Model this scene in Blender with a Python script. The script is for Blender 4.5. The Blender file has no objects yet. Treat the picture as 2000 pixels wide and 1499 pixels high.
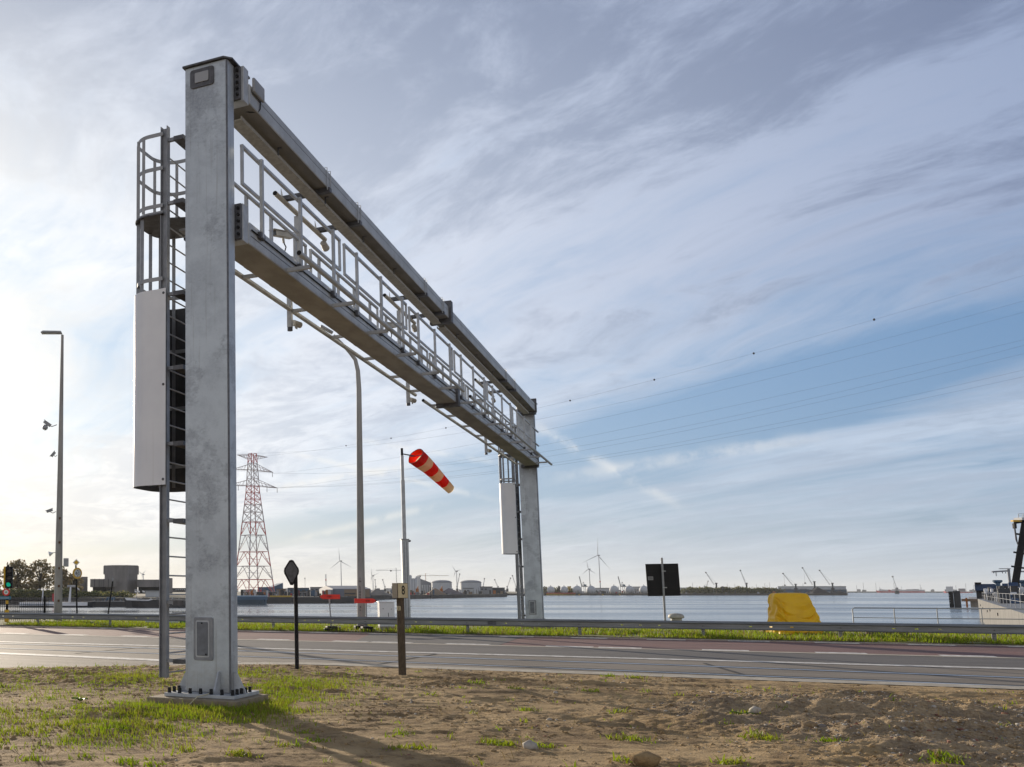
import bpy, math, random
import numpy as np
from mathutils import Vector, Matrix
random.seed(7); RNG = np.random.default_rng(7)
SC = bpy.context.scene; COL = SC.collection
R = math.radians
# ------------------------------------------------------------------ camera (world: X along the road, Y across it to the water, Z up)
FPX, PCX, HZN = 1950., 355., 1155.            # focal length, principal column and horizon row of the 2000 px wide photograph
_t = 15155 / FPX; _tp = (_t - math.sqrt(_t * _t - 4)) / 2; PIT = math.atan(_tp); PCY = HZN - FPX * _tp
YAW = math.atan((1372 - PCX) / (FPX / math.cos(PIT)))
CAM = np.array([7.27, -15.278, 1.79])
FL = np.array([-math.sin(YAW), math.cos(YAW), 0]); RT = np.array([math.cos(YAW), math.sin(YAW), 0]); UP = np.array([0, 0, 1.])
FW = FL * math.cos(PIT) + UP * math.sin(PIT); UC = UP * math.cos(PIT) - FL * math.sin(PIT)
cd = bpy.data.cameras.new('camera'); cam = bpy.data.objects.new('camera', cd); COL.objects.link(cam)
cd.sensor_fit = 'HORIZONTAL'; cd.sensor_width = 36; cd.lens = 36 * FPX / 2000
cd.shift_x = (1000 - PCX) / 2000; cd.shift_y = (PCY - 749.5) / 2000; cd.clip_start = .1; cd.clip_end = 20000
cam.matrix_world = Matrix([[RT[i], UC[i], -FW[i], CAM[i]] for i in range(3)] + [[0, 0, 0, 1]])
SC.camera = cam
SC.view_settings.view_transform = 'Standard'; SC.view_settings.look = 'None'
SC.view_settings.exposure = 0.30; SC.view_settings.gamma = 1
SC.cycles.max_bounces = 6; SC.cycles.volume_bounces = 0
# pixel -> world helpers used to survey where things stand
def ray(x, y): return FW + RT * (x - PCX) / FPX - UC * (y - PCY) / FPX
def hz(x, y, z=0.): d = ray(x, y); return CAM + d * ((z - CAM[2]) / d[2])
def hy(x, y, Y): d = ray(x, y); return CAM + d * ((Y - CAM[1]) / d[1])
def at(x, y, D): d = ray(x, y); return CAM + d * (D / (d @ FL))
# ------------------------------------------------------------------ node helper
class NT:
    def __init__(s, tree): s.t = tree; s.t.nodes.clear()
    def new(s, kind, **kw):
        n = s.t.nodes.new(kind)
        for k, v in kw.items(): setattr(n, k, v)
        return n
    def link(s, inp, v):
        if isinstance(v, V): s.t.links.new(v.o, inp)
        elif isinstance(v, (tuple, list)):
            inp.default_value = tuple(v) + ((1,) if len(v) == 3 and inp.type == 'RGBA' else ())
        else: inp.default_value = (v, v, v) if inp.type == 'VECTOR' else v
    def m(s, op, *a, clamp=False):
        n = s.new('ShaderNodeMath', operation=op, use_clamp=clamp)
        for i, x in enumerate(a): s.link(n.inputs[i], x)
        return V(s, n.outputs[0])
    def sm(s, x, lo, hi):
        n = s.new('ShaderNodeMapRange', interpolation_type='SMOOTHSTEP')
        s.link(n.inputs[0], x); s.link(n.inputs[1], lo); s.link(n.inputs[2], hi)
        return V(s, n.outputs[0])
    def lin(s, x, lo, hi, a=0., b=1.):
        n = s.new('ShaderNodeMapRange'); n.clamp = True
        for i, v in enumerate((x, lo, hi, a, b)): s.link(n.inputs[i], v)
        return V(s, n.outputs[0])
    def mix(s, f, a, b, mode='MIX'):
        n = s.new('ShaderNodeMix', data_type='RGBA', blend_type=mode)
        s.link(n.inputs[0], f); s.link(n.inputs[6], a); s.link(n.inputs[7], b)
        return V(s, n.outputs[2])
    def dot(s, a, b):
        n = s.new('ShaderNodeVectorMath', operation='DOT_PRODUCT'); s.link(n.inputs[0], a); s.link(n.inputs[1], b)
        return V(s, n.outputs['Value'])
    def vec(s, x, y, z=0.):
        n = s.new('ShaderNodeCombineXYZ')
        for i, v in enumerate((x, y, z)): s.link(n.inputs[i], v)
        return V(s, n.outputs[0])
    def sep(s, v):
        n = s.new('ShaderNodeSeparateXYZ'); s.link(n.inputs[0], v); return [V(s, o) for o in n.outputs]
    def noise(s, vec, scale=1., detail=4., rough=.5, dist=0., col=False):
        n = s.new('ShaderNodeTexNoise'); s.link(n.inputs['Vector'], vec)
        for k, v in (('Scale', scale), ('Detail', detail), ('Roughness', rough), ('Distortion', dist)): s.link(n.inputs[k], v)
        return V(s, n.outputs[1 if col else 0])
    def voro(s, vec, scale, out='Color', feat='F1'):
        n = s.new('ShaderNodeTexVoronoi', feature=feat); s.link(n.inputs['Vector'], vec); n.inputs['Scale'].default_value = scale
        return V(s, n.outputs[out])
    def vm(s, op, a, b):
        n = s.new('ShaderNodeVectorMath', operation=op); s.link(n.inputs[0], a); s.link(n.inputs[1], b); return V(s, n.outputs[0])
class V:
    def __init__(s, nt, o): s.nt = nt; s.o = o
    def __add__(s, b): return s.nt.m('ADD', s, b)
    __radd__ = __add__
    def __sub__(s, b): return s.nt.m('SUBTRACT', s, b)
    def __rsub__(s, b): return s.nt.m('SUBTRACT', b, s)
    def __mul__(s, b): return s.nt.m('MULTIPLY', s, b)
    __rmul__ = __mul__
    def __truediv__(s, b): return s.nt.m('DIVIDE', s, b)
    def __rtruediv__(s, b): return s.nt.m('DIVIDE', b, s)
# ------------------------------------------------------------------ sun and sky
SUNH = FL + RT * ((-310 - PCX) / (FPX / math.cos(PIT))); SUNH = SUNH / np.linalg.norm(SUNH)
SUN_EL = R(12.)
SUND = SUNH * math.cos(SUN_EL) + UP * math.sin(SUN_EL)
sl = bpy.data.lights.new('sun', 'SUN'); sl.energy = 5.0; sl.angle = R(.6); sl.color = (1, .86, .68)
so = bpy.data.objects.new('sun', sl); COL.objects.link(so)
so.rotation_euler = Vector(-SUND).to_track_quat('-Z', 'Y').to_euler()
wd = bpy.data.worlds.new('World'); SC.world = wd; wd.use_nodes = True
def build_sky():
    N = NT(wd.node_tree)
    tc = N.new('ShaderNodeTexCoord'); d = V(N, tc.outputs['Generated'])
    sky = N.new('ShaderNodeTexSky', sky_type='NISHITA'); sky.sun_disc = False
    sky.sun_elevation = SUN_EL; sky.sun_rotation = math.atan2(SUND[0], SUND[1]); sky.dust_density = 1.5; sky.ozone_density = 2.2
    base = V(N, sky.outputs[0])
    a = N.dot(d, tuple(RT)); b = N.dot(d, tuple(FL)); z = N.sep(d)[2]
    zc = N.m('MAXIMUM', z, 0.0)
    # clouds lie on a flat layer overhead: divide by height; stretched along the wind
    k = 1.0 / (zc + .09)
    px = a * k; py = b * k
    w = R(-17.)                                            # wind direction, from the view axis
    u = px * math.cos(w) - py * math.sin(w); v = px * math.sin(w) + py * math.cos(w)
    warp = N.noise(N.vec(px, py, 3.1), .55, 3, .5)
    warp2 = N.noise(N.vec(px, py, 8.7), .8, 3, .5)
    uu = u + (warp - .5) * .8; vv = v + (warp2 - .5) * 1.2
    big = N.noise(N.vec(uu * .55, vv * .22, 1.3), 1., 5, .55)
    fib = N.noise(N.vec(uu * 2.6, vv * .32, 4.4), 1., 7, .62, .3)
    fine = N.noise(N.vec(uu * 3.0 + warp * .6, vv * 1.9, 9.2), 1., 8, .66, .12)
    wisp = N.noise(N.vec(uu * 9. + warp2 * .8, vv * 5.5, 6.6), 1., 6, .68, .15)
    soft = N.noise(N.vec(px * .9, py * .9, 5.5), 1., 5, .5, .4)
    el = N.m('ARCSINE', z); az = N.m('ARCTAN2', a, b)      # elevation, azimuth from the view axis (radians)
    sdot = N.dot(d, tuple(SUND)); sang = N.m('ARCCOSINE', N.m('MINIMUM', sdot, .99999))
    def blob(az0, el0, ra, re, tilt=0.):
        x = az - az0; y = el - el0; ct, st = math.cos(tilt), math.sin(tilt)
        p = (x * ct + y * st) / ra; q = (y * ct - x * st) / re
        return N.m('POWER', 2.718, (p * p + q * q) * -1.)
    # how much of the veil of cloud covers each part of the sky
    gap = blob(.56, .165, .24, .030, .20) * .80 + blob(.86, .11, .40, .035, .05) * .16 + blob(.20, .075, .30, .010, .10) * .34 \
        + blob(.05, .05, .25, .007, .08) * .30 + blob(.70, .33, .22, .07, .5) * .12 + blob(.55, .05, .6, .02) * .16
    high = N.sm(el, .30, .66)
    med = N.noise(N.vec(uu * 1.7, vv * .95, 2.2), 1.6, 6, .6, .2)
    cov = .80 + (big - .5) * .55 + (fib - .5) * (.75 - high * .55) + (fine - .5) * .45 + (med - .5) * .45 + (wisp - .5) * .22 + high * .20 + blob(.78, .40, .42, .13) * .30 - gap
    cov = N.sm(cov, .36, .88)
    # colour of the veil: bright towards the sun, grey away from it, thicker parts darker
    glow = N.m('POWER', 2.718, sang * sang * -1.5) * (1. - high * .45)
    glow2 = N.m('POWER', 2.718, sang * sang * -15.)
    thick = N.sm(big * .35 + soft * .35 + med * .3 + (fine - .5) * .70 + (wisp - .5) * .45 + blob(-.15, .26, .13, .05, -.45) * .20 + blob(.05, .50, .5, .10) * .08, .38, .64)
    dark = N.mix(thick, (.205, .27, .42), (.115, .155, .265))
    lit = N.mix(thick, (1.10, 1.11, 1.14), (.76, .81, .90))
    dark = N.mix(N.sm(el, .30, .10) * .8, dark, N.mix(thick, (.50, .60, .70), (.40, .49, .59)))
    dark = N.mix(high * .35, dark, N.mix(thick, (.16, .19, .30), (.095, .115, .19)))
    cl = N.mix(glow, dark, lit)
    cl = N.mix((1. - glow) * .55, cl, N.mix(1., cl, (.74, .88, 1.10), 'MULTIPLY'))
    cl = N.mix(glow2 * .8, cl, (1.35, 1.28, 1.12))
    # low haze band, warm towards the sun
    low = N.m('POWER', 2.718, zc * -19.)
    lowc = N.mix(N.m('POWER', 2.718, sang * sang * -2.2), (.53, .60, .65), (1.10, .93, .64))
    blue = N.mix(1., base, (.105, .125, .15), 'MULTIPLY')
    blue = N.mix(.7, blue, (.070, .195, .42))
    blue = N.mix(glow * .6, blue, (.62, .78, .95))
    colr = N.mix(cov, blue, cl)
    # old vapour trails
    brk = N.sm(N.noise(d, 38, 4, .6), .35, .6)
    for (x1, y1), (x2, y2), wd_, amp in (((1040, 828), (1330, 990), .0045, .5), ((1080, 935), (1620, 850), .006, .35), ((470, 965), (830, 905), .0035, .5), ((545, 880), (960, 975), .003, .4), ((560, 1060), (860, 985), .004, .45), ((640, 850), (980, 905), .003, .3)):
        e1, e2 = (ray(x1, y1), ray(x2, y2)); e1 = e1 / np.linalg.norm(e1); e2 = e2 / np.linalg.norm(e2); nn = np.cross(e1, e2); nn /= np.linalg.norm(nn); al = np.cross(nn, e1); tot = math.atan2(e2 @ al, e2 @ e1)
        q = N.dot(d, tuple(nn)) / wd_; t = N.m('ARCTAN2', N.dot(d, tuple(al)), N.dot(d, tuple(e1))) / tot
        msk = N.m('POWER', 2.718, q * q * -1.) * N.sm(t, -.12, .2) * N.sm(t, 1.15, .75) * brk * amp
        colr = N.mix(msk, colr, N.mix(glow, (.72, .74, .78), (1.1, 1.08, 1.02)))
    colr = N.mix(low * .8, colr, lowc)
    # the half of the sky behind the camera: added brightness, unseen, lights upright faces
    back = N.sm(b, .25, -.5)
    colr = N.mix(back * .85, colr, N.mix(N.sm(z, .15, .6), (1.0, .99, .98), (.40, .42, .50)))
    colr = N.mix(N.sm(z, .58, .80), colr, (.17, .20, .27))     # unseen sky overhead darkened so sun shadows show
    below = N.sm(z, .0, -.02)
    colr = N.mix(below, colr, (.30, .27, .23))
    bg = N.new('ShaderNodeBackground'); bg.inputs[1].default_value = .098
    N.link(bg.inputs[0], N.vm('MULTIPLY', colr, (1 / .12,) * 3))
    out = N.new('ShaderNodeOutputWorld'); wd.node_tree.links.new(bg.outputs[0], out.inputs[0])
build_sky()
# ------------------------------------------------------------------ materials
MATS = {}
def srgb(r, g, b): return tuple((c / 255 / 12.92 if c < 11 else ((c / 255 + .055) / 1.055) ** 2.4) for c in (r, g, b))
def mat(name, c1, c2=None, rough=.6, metal=0., scale=3., detail=5., bump=0., bscale=40., stretch=(1, 1, 1), spec=.5, trans=0., fn=None, lo=.35, hi=.65):
    """two-tone noise material; fn(N, pos) may return its own colour"""
    if name in MATS: return MATS[name]
    m = bpy.data.materials.new(name); m.use_nodes = True; N = NT(m.node_tree); MATS[name] = m
    tc = N.new('ShaderNodeTexCoord'); p = V(N, tc.outputs['Object'])
    q = N.vm('MULTIPLY', p, stretch)
    if c2 is None: c2 = tuple(x * .82 for x in c1)
    nz = N.noise(q, scale, detail, .6)
    col = N.mix(N.sm(nz, lo, hi), c1, c2)
    if fn: col = fn(N, p, col)
    b = N.new('ShaderNodeBsdfPrincipled')
    N.link(b.inputs['Base Color'], col); b.inputs['Roughness'].default_value = rough; b.inputs['Metallic'].default_value = metal
    b.inputs['Specular IOR Level'].default_value = spec
    if bump:
        bn = N.new('ShaderNodeBump'); bn.inputs['Strength'].default_value = min(1, bump); bn.inputs['Distance'].default_value = .02
        N.link(bn.inputs['Height'], N.noise(q, bscale, 4, .6)); m.node_tree.links.new(bn.outputs[0], b.inputs['Normal'])
    out = N.new('ShaderNodeOutputMaterial'); sh = b.outputs[0]
    if trans:
        tr = N.new('ShaderNodeBsdfTranslucent'); N.link(tr.inputs[0], col)
        mx = N.new('ShaderNodeMixShader'); mx.inputs[0].default_value = trans
        m.node_tree.links.new(sh, mx.inputs[1]); m.node_tree.links.new(tr.outputs[0], mx.inputs[2]); sh = mx.outputs[0]
    m.node_tree.links.new(sh, out.inputs[0])
    return m
def galv_fn(dark, amt):
    def f(N, p, col):
        st = N.noise(N.vm('MULTIPLY', p, (1.3, 1.3, 1.)), 1.5, 3, .5, .25)
        ft = N.noise(N.vm('MULTIPLY', p, (1., 1., 1.6)), 9, 6, .7, .3)
        col = N.mix(N.sm(st * .65 + ft * .35, .50, .60) * amt * .6, col, dark)
        f2 = N.noise(p, 26, 5, .75)
        col = N.mix(N.sm(f2 + (st - .5) * .6, .56, .70) * amt * .5, col, dark)
        sp = N.sep(N.voro(p, 42, 'Color'))[0]
        col = N.mix((sp - .2) * .22, col, (.58, .61, .64))
        run = N.noise(N.vm('MULTIPLY', p, (26, 26, .5)), 1, 4, .6)
        col = N.mix(N.sm(run, .57, .76) * .42, col, (.19, .175, .155))
        foot = N.sm(N.sep(p)[2] + (ft - .5) * .8, .75, .15)
        return N.mix(foot * .35, col, (.27, .22, .15))
    return f
GALV = mat('galvanised_steel', (.50, .55, .59), (.40, .44, .48), .46, .35, 2.2, 6, fn=galv_fn((.18, .195, .225), .70))
GALVB = mat('galvanised_beam', (.46, .48, .49), (.37, .385, .39), .5, .25, 1.2, 5, fn=galv_fn((.27, .26, .245), .6))
GALVP = mat('galvanised_light', (.47, .49, .51), (.39, .41, .43), .5, .3, 6)
TRAY = mat('dirty_tray', (.40, .385, .345), (.30, .285, .25), .7, .1, 9, 6)
DARKST = mat('dark_zinc', (.11, .11, .12), (.07, .07, .075), .5, .4, 9)
WELD = mat('weld_zinc', (.16, .165, .18), (.11, .115, .13), .55, .3, 12)
BLACK = mat('black_rubber', (.014, .014, .015), rough=.7, spec=.3)
BLACKP = mat('black_paint', (.012, .012, .014), rough=.65, spec=.25)
LADST = mat('ladder_steel', (.27, .28, .30), (.21, .22, .24), .5, .35, 5)
WHITEP = mat('white_panel', (.76, .77, .79), (.69, .70, .73), .38, .0, .8, 4, fn=lambda N, p, c: N.mix(N.sm(N.noise(N.vm('MULTIPLY', p, (9, 9, .25)), 1., 5, .6), .56, .74) * .28, c, (.42, .40, .36)))
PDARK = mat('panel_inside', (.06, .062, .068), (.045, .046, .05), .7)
WHITE = mat('white_paint', (.82, .82, .81), (.7, .7, .69), .45, 0, 6)
CREAMB = mat('camera_cream', (.43, .42, .385), (.36, .345, .31), .45, 0, 4)
CONC = mat('concrete', (.36, .33, .285), (.26, .235, .20), .85, 0, 6, 6, bump=.4, bscale=60)
SOFF = mat('beige_soffit', (.34, .325, .29), (.25, .238, .21), .7, .05, 2.5, 6, stretch=(1, .4, 1))  # sheet under the lower beam, darker and warmer than the beam sides
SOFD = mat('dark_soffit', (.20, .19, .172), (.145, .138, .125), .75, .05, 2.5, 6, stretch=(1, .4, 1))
GLASSD = mat('dark_glass', (.03, .035, .04), rough=.1)
GREYP = mat('grey_paint', (.33, .34, .355), (.28, .29, .305), .5, .1, 3)
RAILM = mat('guardrail_zinc', (.25, .255, .25), (.17, .172, .168), .42, .35, 2, 5, stretch=(.4, 1, 6))
WOODP = mat('weathered_wood', (.115, .085, .052), (.055, .042, .028), .85, 0, 14, 6, stretch=(5, 5, .7), bump=.5, bscale=30)
YEL = mat('yellow_paint', (.75, .45, .02), (.6, .34, .01), .5)
REDP = mat('red_paint', (.85, .035, .015), (.72, .02, .012), .45)
# ------------------------------------------------------------------ mesh builder
ORG = {}
class MB:
    def __init__(s): s.v = []; s.f = []; s.m = []; s.k = 0
    def add(s, vs, fs):
        o = len(s.v); s.v += [tuple(map(float, p)) for p in vs]; s.f += [tuple(i + o for i in f) for f in fs]; s.m += [s.k] * len(fs); return s
    def use(s, k): s.k = k; return s
    def hexa(s, p): return s.add(p, [(3, 2, 1, 0), (4, 5, 6, 7), (0, 1, 5, 4), (1, 2, 6, 5), (2, 3, 7, 6), (3, 0, 4, 7)])
    def box(s, x0, x1, y0, y1, z0, z1):
        return s.hexa([(x0, y0, z0), (x1, y0, z0), (x1, y1, z0), (x0, y1, z0), (x0, y0, z1), (x1, y0, z1), (x1, y1, z1), (x0, y1, z1)])
    def obox(s, c, ax, ay, az, hx, hy_, hz_):
        c, ax, ay, az = map(np.asarray, (c, ax, ay, az))
        return s.hexa([c + ax * sx * hx + ay * sy * hy_ + az * sz * hz_ for sz in (-1, 1) for sx, sy in ((-1, -1), (1, -1), (1, 1), (-1, 1))])
    def bar(s, p0, p1, w, h=None, up=(0, 0, 1)):
        p0, p1 = np.asarray(p0, float), np.asarray(p1, float); d = p1 - p0; L = np.linalg.norm(d); d = d / L
        u = np.asarray(up, float)
        if abs(d @ u) > .95: u = np.array([0, 1., 0]) if abs(d[1]) < .9 else np.array([1., 0, 0])
        sd = np.cross(d, u); sd /= np.linalg.norm(sd); u = np.cross(sd, d)
        return s.obox((p0 + p1) / 2, d, sd, u, L / 2, w / 2, (h or w) / 2)
    def tube(s, pts, r, n=10, cap=True, r1=None):
        pts = [np.asarray(p, float) for p in pts]; k = len(pts)
        rs = [r] * k if r1 is None else [r + (r1 - r) * i / (k - 1) for i in range(k)]
        if isinstance(r, (list, tuple)): rs = list(r)
        o = len(s.v); vs = []; prev = None
        for i, p in enumerate(pts):
            d = pts[min(i + 1, k - 1)] - pts[max(i - 1, 0)]; d = d / np.linalg.norm(d)
            if prev is None:
                a = np.array([0, 0, 1.]) if abs(d[2]) < .9 else np.array([1., 0, 0])
            else: a = prev
            a = a - d * (a @ d); a /= np.linalg.norm(a); prev = a; b = np.cross(d, a)
            vs += [p + (a * math.cos(2 * math.pi * j / n) + b * math.sin(2 * math.pi * j / n)) * rs[i] for j in range(n)]
        fs = [(i * n + j, i * n + (j + 1) % n, (i + 1) * n + (j + 1) % n, (i + 1) * n + j) for i in range(k - 1) for j in range(n)]
        if cap: fs += [tuple(range(n))[::-1], tuple((k - 1) * n + j for j in range(n))]
        return s.add(vs, fs)
    def prism(s, poly, z0, z1):
        n = len(poly)
        return s.add([(x, y, z0) for x, y in poly] + [(x, y, z1) for x, y in poly],
                     [tuple(range(n))[::-1], tuple(range(n, 2 * n))] + [(i, (i + 1) % n, n + (i + 1) % n, n + i) for i in range(n)])
    def plate(s, poly, org, ax, ay, t):
        """flat outline in the plane (ax, ay) at org, thickness t along the normal ax x ay"""
        org, ax, ay = map(lambda q: np.asarray(q, float), (org, ax, ay)); nn = np.cross(ax, ay); n = len(poly)
        a = [org + ax * p + ay * q for p, q in poly]
        return s.add(a + [p + nn * t for p in a], [tuple(range(n))[::-1], tuple(range(n, 2 * n))] + [(i, (i + 1) % n, n + (i + 1) % n, n + i) for i in range(n)])
    def lathe(s, c, prof, n=20):
        o = []; k = len(prof)
        for r_, z_ in prof: o += [(c[0] + r_ * math.cos(2 * math.pi * j / n), c[1] + r_ * math.sin(2 * math.pi * j / n), c[2] + z_) for j in range(n)]
        fs = [(i * n + j, i * n + (j + 1) % n, (i + 1) * n + (j + 1) % n, (i + 1) * n + j) for i in range(k - 1) for j in range(n)]
        return s.add(o, fs + [tuple(range(n))[::-1], tuple((k - 1) * n + j for j in range(n))])
    def sheet(s, poly, z): return s.add([(x, y, z) for x, y in poly], [tuple(range(len(poly)))])
    def build(s, name, mats, parent=None, bevel=0., smooth=None, seg=2):
        me = bpy.data.meshes.new(name); ob = bpy.data.objects.new(name, me); COL.objects.link(ob)
        org = np.zeros(3)
        if parent is not None:
            ob.parent = parent; org = ORG[parent.name]
        ORG[ob.name] = org
        me.from_pydata([tuple(np.array(p) - org) for p in s.v], [], s.f)
        for m in (mats if isinstance(mats, (list, tuple)) else [mats]): me.materials.append(m)
        if isinstance(mats, (list, tuple)): me.polygons.foreach_set('material_index', s.m)
        me.update()
        if bevel:
            b = ob.modifiers.new('bevel', 'BEVEL'); b.width = bevel; b.segments = seg; b.limit_method = 'ANGLE'; b.angle_limit = R(40)
        if smooth:
            me.polygons.foreach_set('use_smooth', [True] * len(me.polygons)); me.set_sharp_from_angle(angle=R(smooth))
        return ob
def thing(name, label, cat, loc=(0, 0, 0), group=None):
    o = bpy.data.objects.new(name, None); COL.objects.link(o); o.location = [float(c) for c in loc]; o.empty_display_size = .2
    ORG[o.name] = np.array(loc, float)
    return tag(o, label, cat, group)
def tag(o, label=None, cat=None, group=None, kind=None):
    for k, v in (('label', label), ('category', cat), ('group', group), ('kind', kind)):
        if v: o[k] = v
    return o
def struct(o): o['kind'] = 'structure'; return o
def dup(o, off, parent=None):
    c = o.copy(); COL.objects.link(c); c.location = o.location + Vector([float(x) for x in off]); ORG[c.name] = ORG[o.name]
    if parent is not None: c.parent = parent
    for ch in list(o.children):
        g = ch.copy(); COL.objects.link(g); g.parent = c; ORG[g.name] = ORG[ch.name]
        for gg in list(ch.children):
            h = gg.copy(); COL.objects.link(h); h.parent = g
    return c
def text(body, size, org, ax, ay, m, parent, name='lettering', ext=.002, font_scale_x=1.):
    cu = bpy.data.curves.new(name, 'FONT'); cu.body = body; cu.size = size; cu.align_x = 'CENTER'; cu.align_y = 'CENTER'; cu.extrude = ext; cu.offset = size * .012
    t = bpy.data.objects.new(name, cu); COL.objects.link(t); bpy.context.view_layer.update()
    me = bpy.data.meshes.new_from_object(t.evaluated_get(bpy.context.evaluated_depsgraph_get()))
    COL.objects.unlink(t); bpy.data.objects.remove(t)
    ax, ay = np.asarray(ax, float), np.asarray(ay, float); nn = np.cross(ax, ay); po = ORG[parent.name]
    for v in me.vertices:
        q = np.asarray(org) + ax * v.co.x * font_scale_x + ay * v.co.y + nn * v.co.z - po; v.co = q
    me.materials.clear(); me.materials.append(m)
    ob = bpy.data.objects.new(name, me); COL.objects.link(ob); ob.parent = parent; ORG[ob.name] = po
    return ob
def bulk(name, verts, faces, mats, parent=None, idx=None, smooth=False):
    """fast mesh from numpy arrays; faces (n,3) or (n,4)"""
    me = bpy.data.meshes.new(name); n, k = faces.shape
    me.vertices.add(len(verts)); me.vertices.foreach_set('co', np.ascontiguousarray(verts, np.float32).ravel())
    me.loops.add(n * k); me.loops.foreach_set('vertex_index', faces.astype(np.int32).ravel())
    me.polygons.add(n); me.polygons.foreach_set('loop_start', np.arange(0, n * k, k, dtype=np.int32))
    for m in mats: me.materials.append(m)
    if idx is not None: me.polygons.foreach_set('material_index', idx.astype(np.int32))
    me.update(calc_edges=True)
    if smooth: me.polygons.foreach_set('use_smooth', np.ones(n, bool))
    ob = bpy.data.objects.new(name, me); COL.objects.link(ob); ORG[ob.name] = np.zeros(3)
    if parent is not None: ob.parent = parent; ob.location = -Vector(ORG[parent.name])
    return ob
def circ(r, n=32, a0=0.): return [(r * math.cos(a0 + 2 * math.pi * i / n), r * math.sin(a0 + 2 * math.pi * i / n)) for i in range(n)]
def rrect(w, h, r, n=4):
    o = []
    for cx, cy, a in ((w - r, h - r, 0), (-w + r, h - r, 90), (-w + r, -h + r, 180), (w - r, -h + r, 270)):
        o += [(cx + r * math.cos(R(a + 90 * i / n)), cy + r * math.sin(R(a + 90 * i / n))) for i in range(n + 1)]
    return o
# ================================================================== the gantry
G = thing('sign_gantry', 'galvanised steel gantry spanning the road on two box pillars with caged ladders', 'gantry', (0, 0, 0))
Y2 = 36.25                                                   # far pillar
def pillar(y0, first):
    p = MB().prism([(-.44, y0 - .24), (.36, y0 - .24), (.36, y0 - .205), (.385, y0 - .205), (.385, y0 + .06), (-.44, y0 + .06)], .145, 11.1).build('pillar', GALV, G, bevel=.03)
    MB().box(.3605, .384, y0 - .232, y0 - .2055, .15, 11.09).build('weld_seam', WELD, p)
    MB().prism([(-.47, y0 - .29), (.34, y0 - .29), (.46, y0 - .16), (.46, y0 + .62), (-.47, y0 + .62)], 11.102, 11.135).build('cap_plate', DARKST, p)
    MB().plate(rrect(.235, .175, .05), (-.095, y0 - .241, 10.855), (1, 0, 0), (0, 0, 1), .02).build('access_cover', DARKST, p, bevel=.006)
    MB().plate(rrect(.135, .095, .02), (-.095, y0 - .263, 10.86), (1, 0, 0), (0, 0, 1), .012).build('cover_plate', GREYP, p, bevel=.004)
    MB().plate(rrect(.178, .35, .035), (-.098, y0 - .241, 1.01), (1, 0, 0), (0, 0, 1), .02).build('access_cover', LADST, p, bevel=.006)
    MB().plate(rrect(.125, .30, .03), (-.11, y0 - .2615, 1.01), (1, 0, 0), (0, 0, 1), .004).build('cover_gasket', GALVP, p)
    for bx, bz in ((-.115, 1.265), (-.04, .76)): MB().tube([(bx, y0 - .285, bz), (bx, y0 - .27, bz)], .014, 8).build('cover_bolt', BLACK, p)
    MB().plate(rrect(.10, .275, .015), (-.11, y0 - .266, 1.01), (1, 0, 0), (0, 0, 1), .01).build('cover_plate', mat('cover_zinc', (.17, .185, .21), (.13, .14, .16), .45, .4, 6), p, bevel=.004)
    # foot: plate, gussets, anchor bolts
    MB().prism([(-.66, y0 - .57), (.60, y0 - .57), (.60, y0 + .45), (-.66, y0 + .45)], .088, .143).build('base_plate', GALVP, p, bevel=.006)
    for gx, gy, dx, dy in ((-.44, -.1, -1, 0), (.385, -.1, 1, 0), (.2, -.24, 0, -1), (-.3, -.24, 0, -1)):
        ax = (dx, dy, 0); m = MB().plate([(0.002, 0), (.22, 0), (.2, .06), (.05, .34), (.002, .34)], (gx, y0 + gy, .145), ax, (0, 0, 1), .03)
        if (gx, gy) != (-.3, -.24): m.build('gusset', GALVP, p)
    b0 = None
    spots = [(-.6 + .19 * i, -.5) for i in range(7)] + [(.54, -.5 + .17 * i) for i in range(1, 5)] + [(-.6, -.5 + .17 * i) for i in range(1, 5)]
    for bx, by in spots:
        if b0 is None:
            b0 = MB().lathe((bx, y0 + by, .145), [(.03, 0), (.033, .012), (.028, .02), (.028, .075), (.024, .085)], 10).build('anchor_bolt', BLACK, p, smooth=40); o0 = (bx, by)
        else: dup(b0, (bx - o0[0], by - o0[1], 0))
    return p
P1 = pillar(0, True); P2 = pillar(Y2, False)
def flange(y, t, x0, x1, z0, z1, m, bolts=None, nm='flange_plate'):
    f = MB().box(x0, x1, y, y + t, z0, z1).build(nm, m, G, bevel=.01)
    if bolts:
        for i in range(5):
            zc = z0 + (z1 - z0) * (.14 + .18 * i)
            MB().tube([(bolts, y - .03, zc), (bolts, y - .001, zc)], .027, 8).build('flange_bolt', BLACK, f)
    return f
# lower beam, in two lengths
flange(.065, .05, -.16, .50, 7.88, 8.53, DARKST, .45); flange(.118, .22, -.16, .515, 7.86, 8.54, GALVP)
for a, b in ((.344, 17.2), (17.45, 35.55)):
    lb = MB().box(-.10, .52, a, b, 7.88, 8.26).build('lower_beam', GALVB, G, bevel=.02)
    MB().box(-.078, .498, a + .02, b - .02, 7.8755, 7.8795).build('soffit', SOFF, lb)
    MB().box(.5205, .5235, a + .1, b - .1, 8.035, 8.05).build('side_groove', DARKST, lb)
    MB().tube([(.54, a + .1, 8.15), (.54, b - .1, 8.15)], .013, 8).build('cable', BLACK, lb)
    MB().box(-.3, .5, a + .1, b - .1, 8.262, 8.30).build('walkway_floor', GALVP, lb)
flange(17.2, .12, -.14, .6, 7.76, 8.44, DARKST); flange(17.33, .12, -.14, .6, 7.76, 8.44, DARKST)
flange(35.55, .16, -.16, .56, 7.82, 8.55, DARKST); flange(35.72, .28, -.3, .5, 7.8, 8.55, DARKST)
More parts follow.
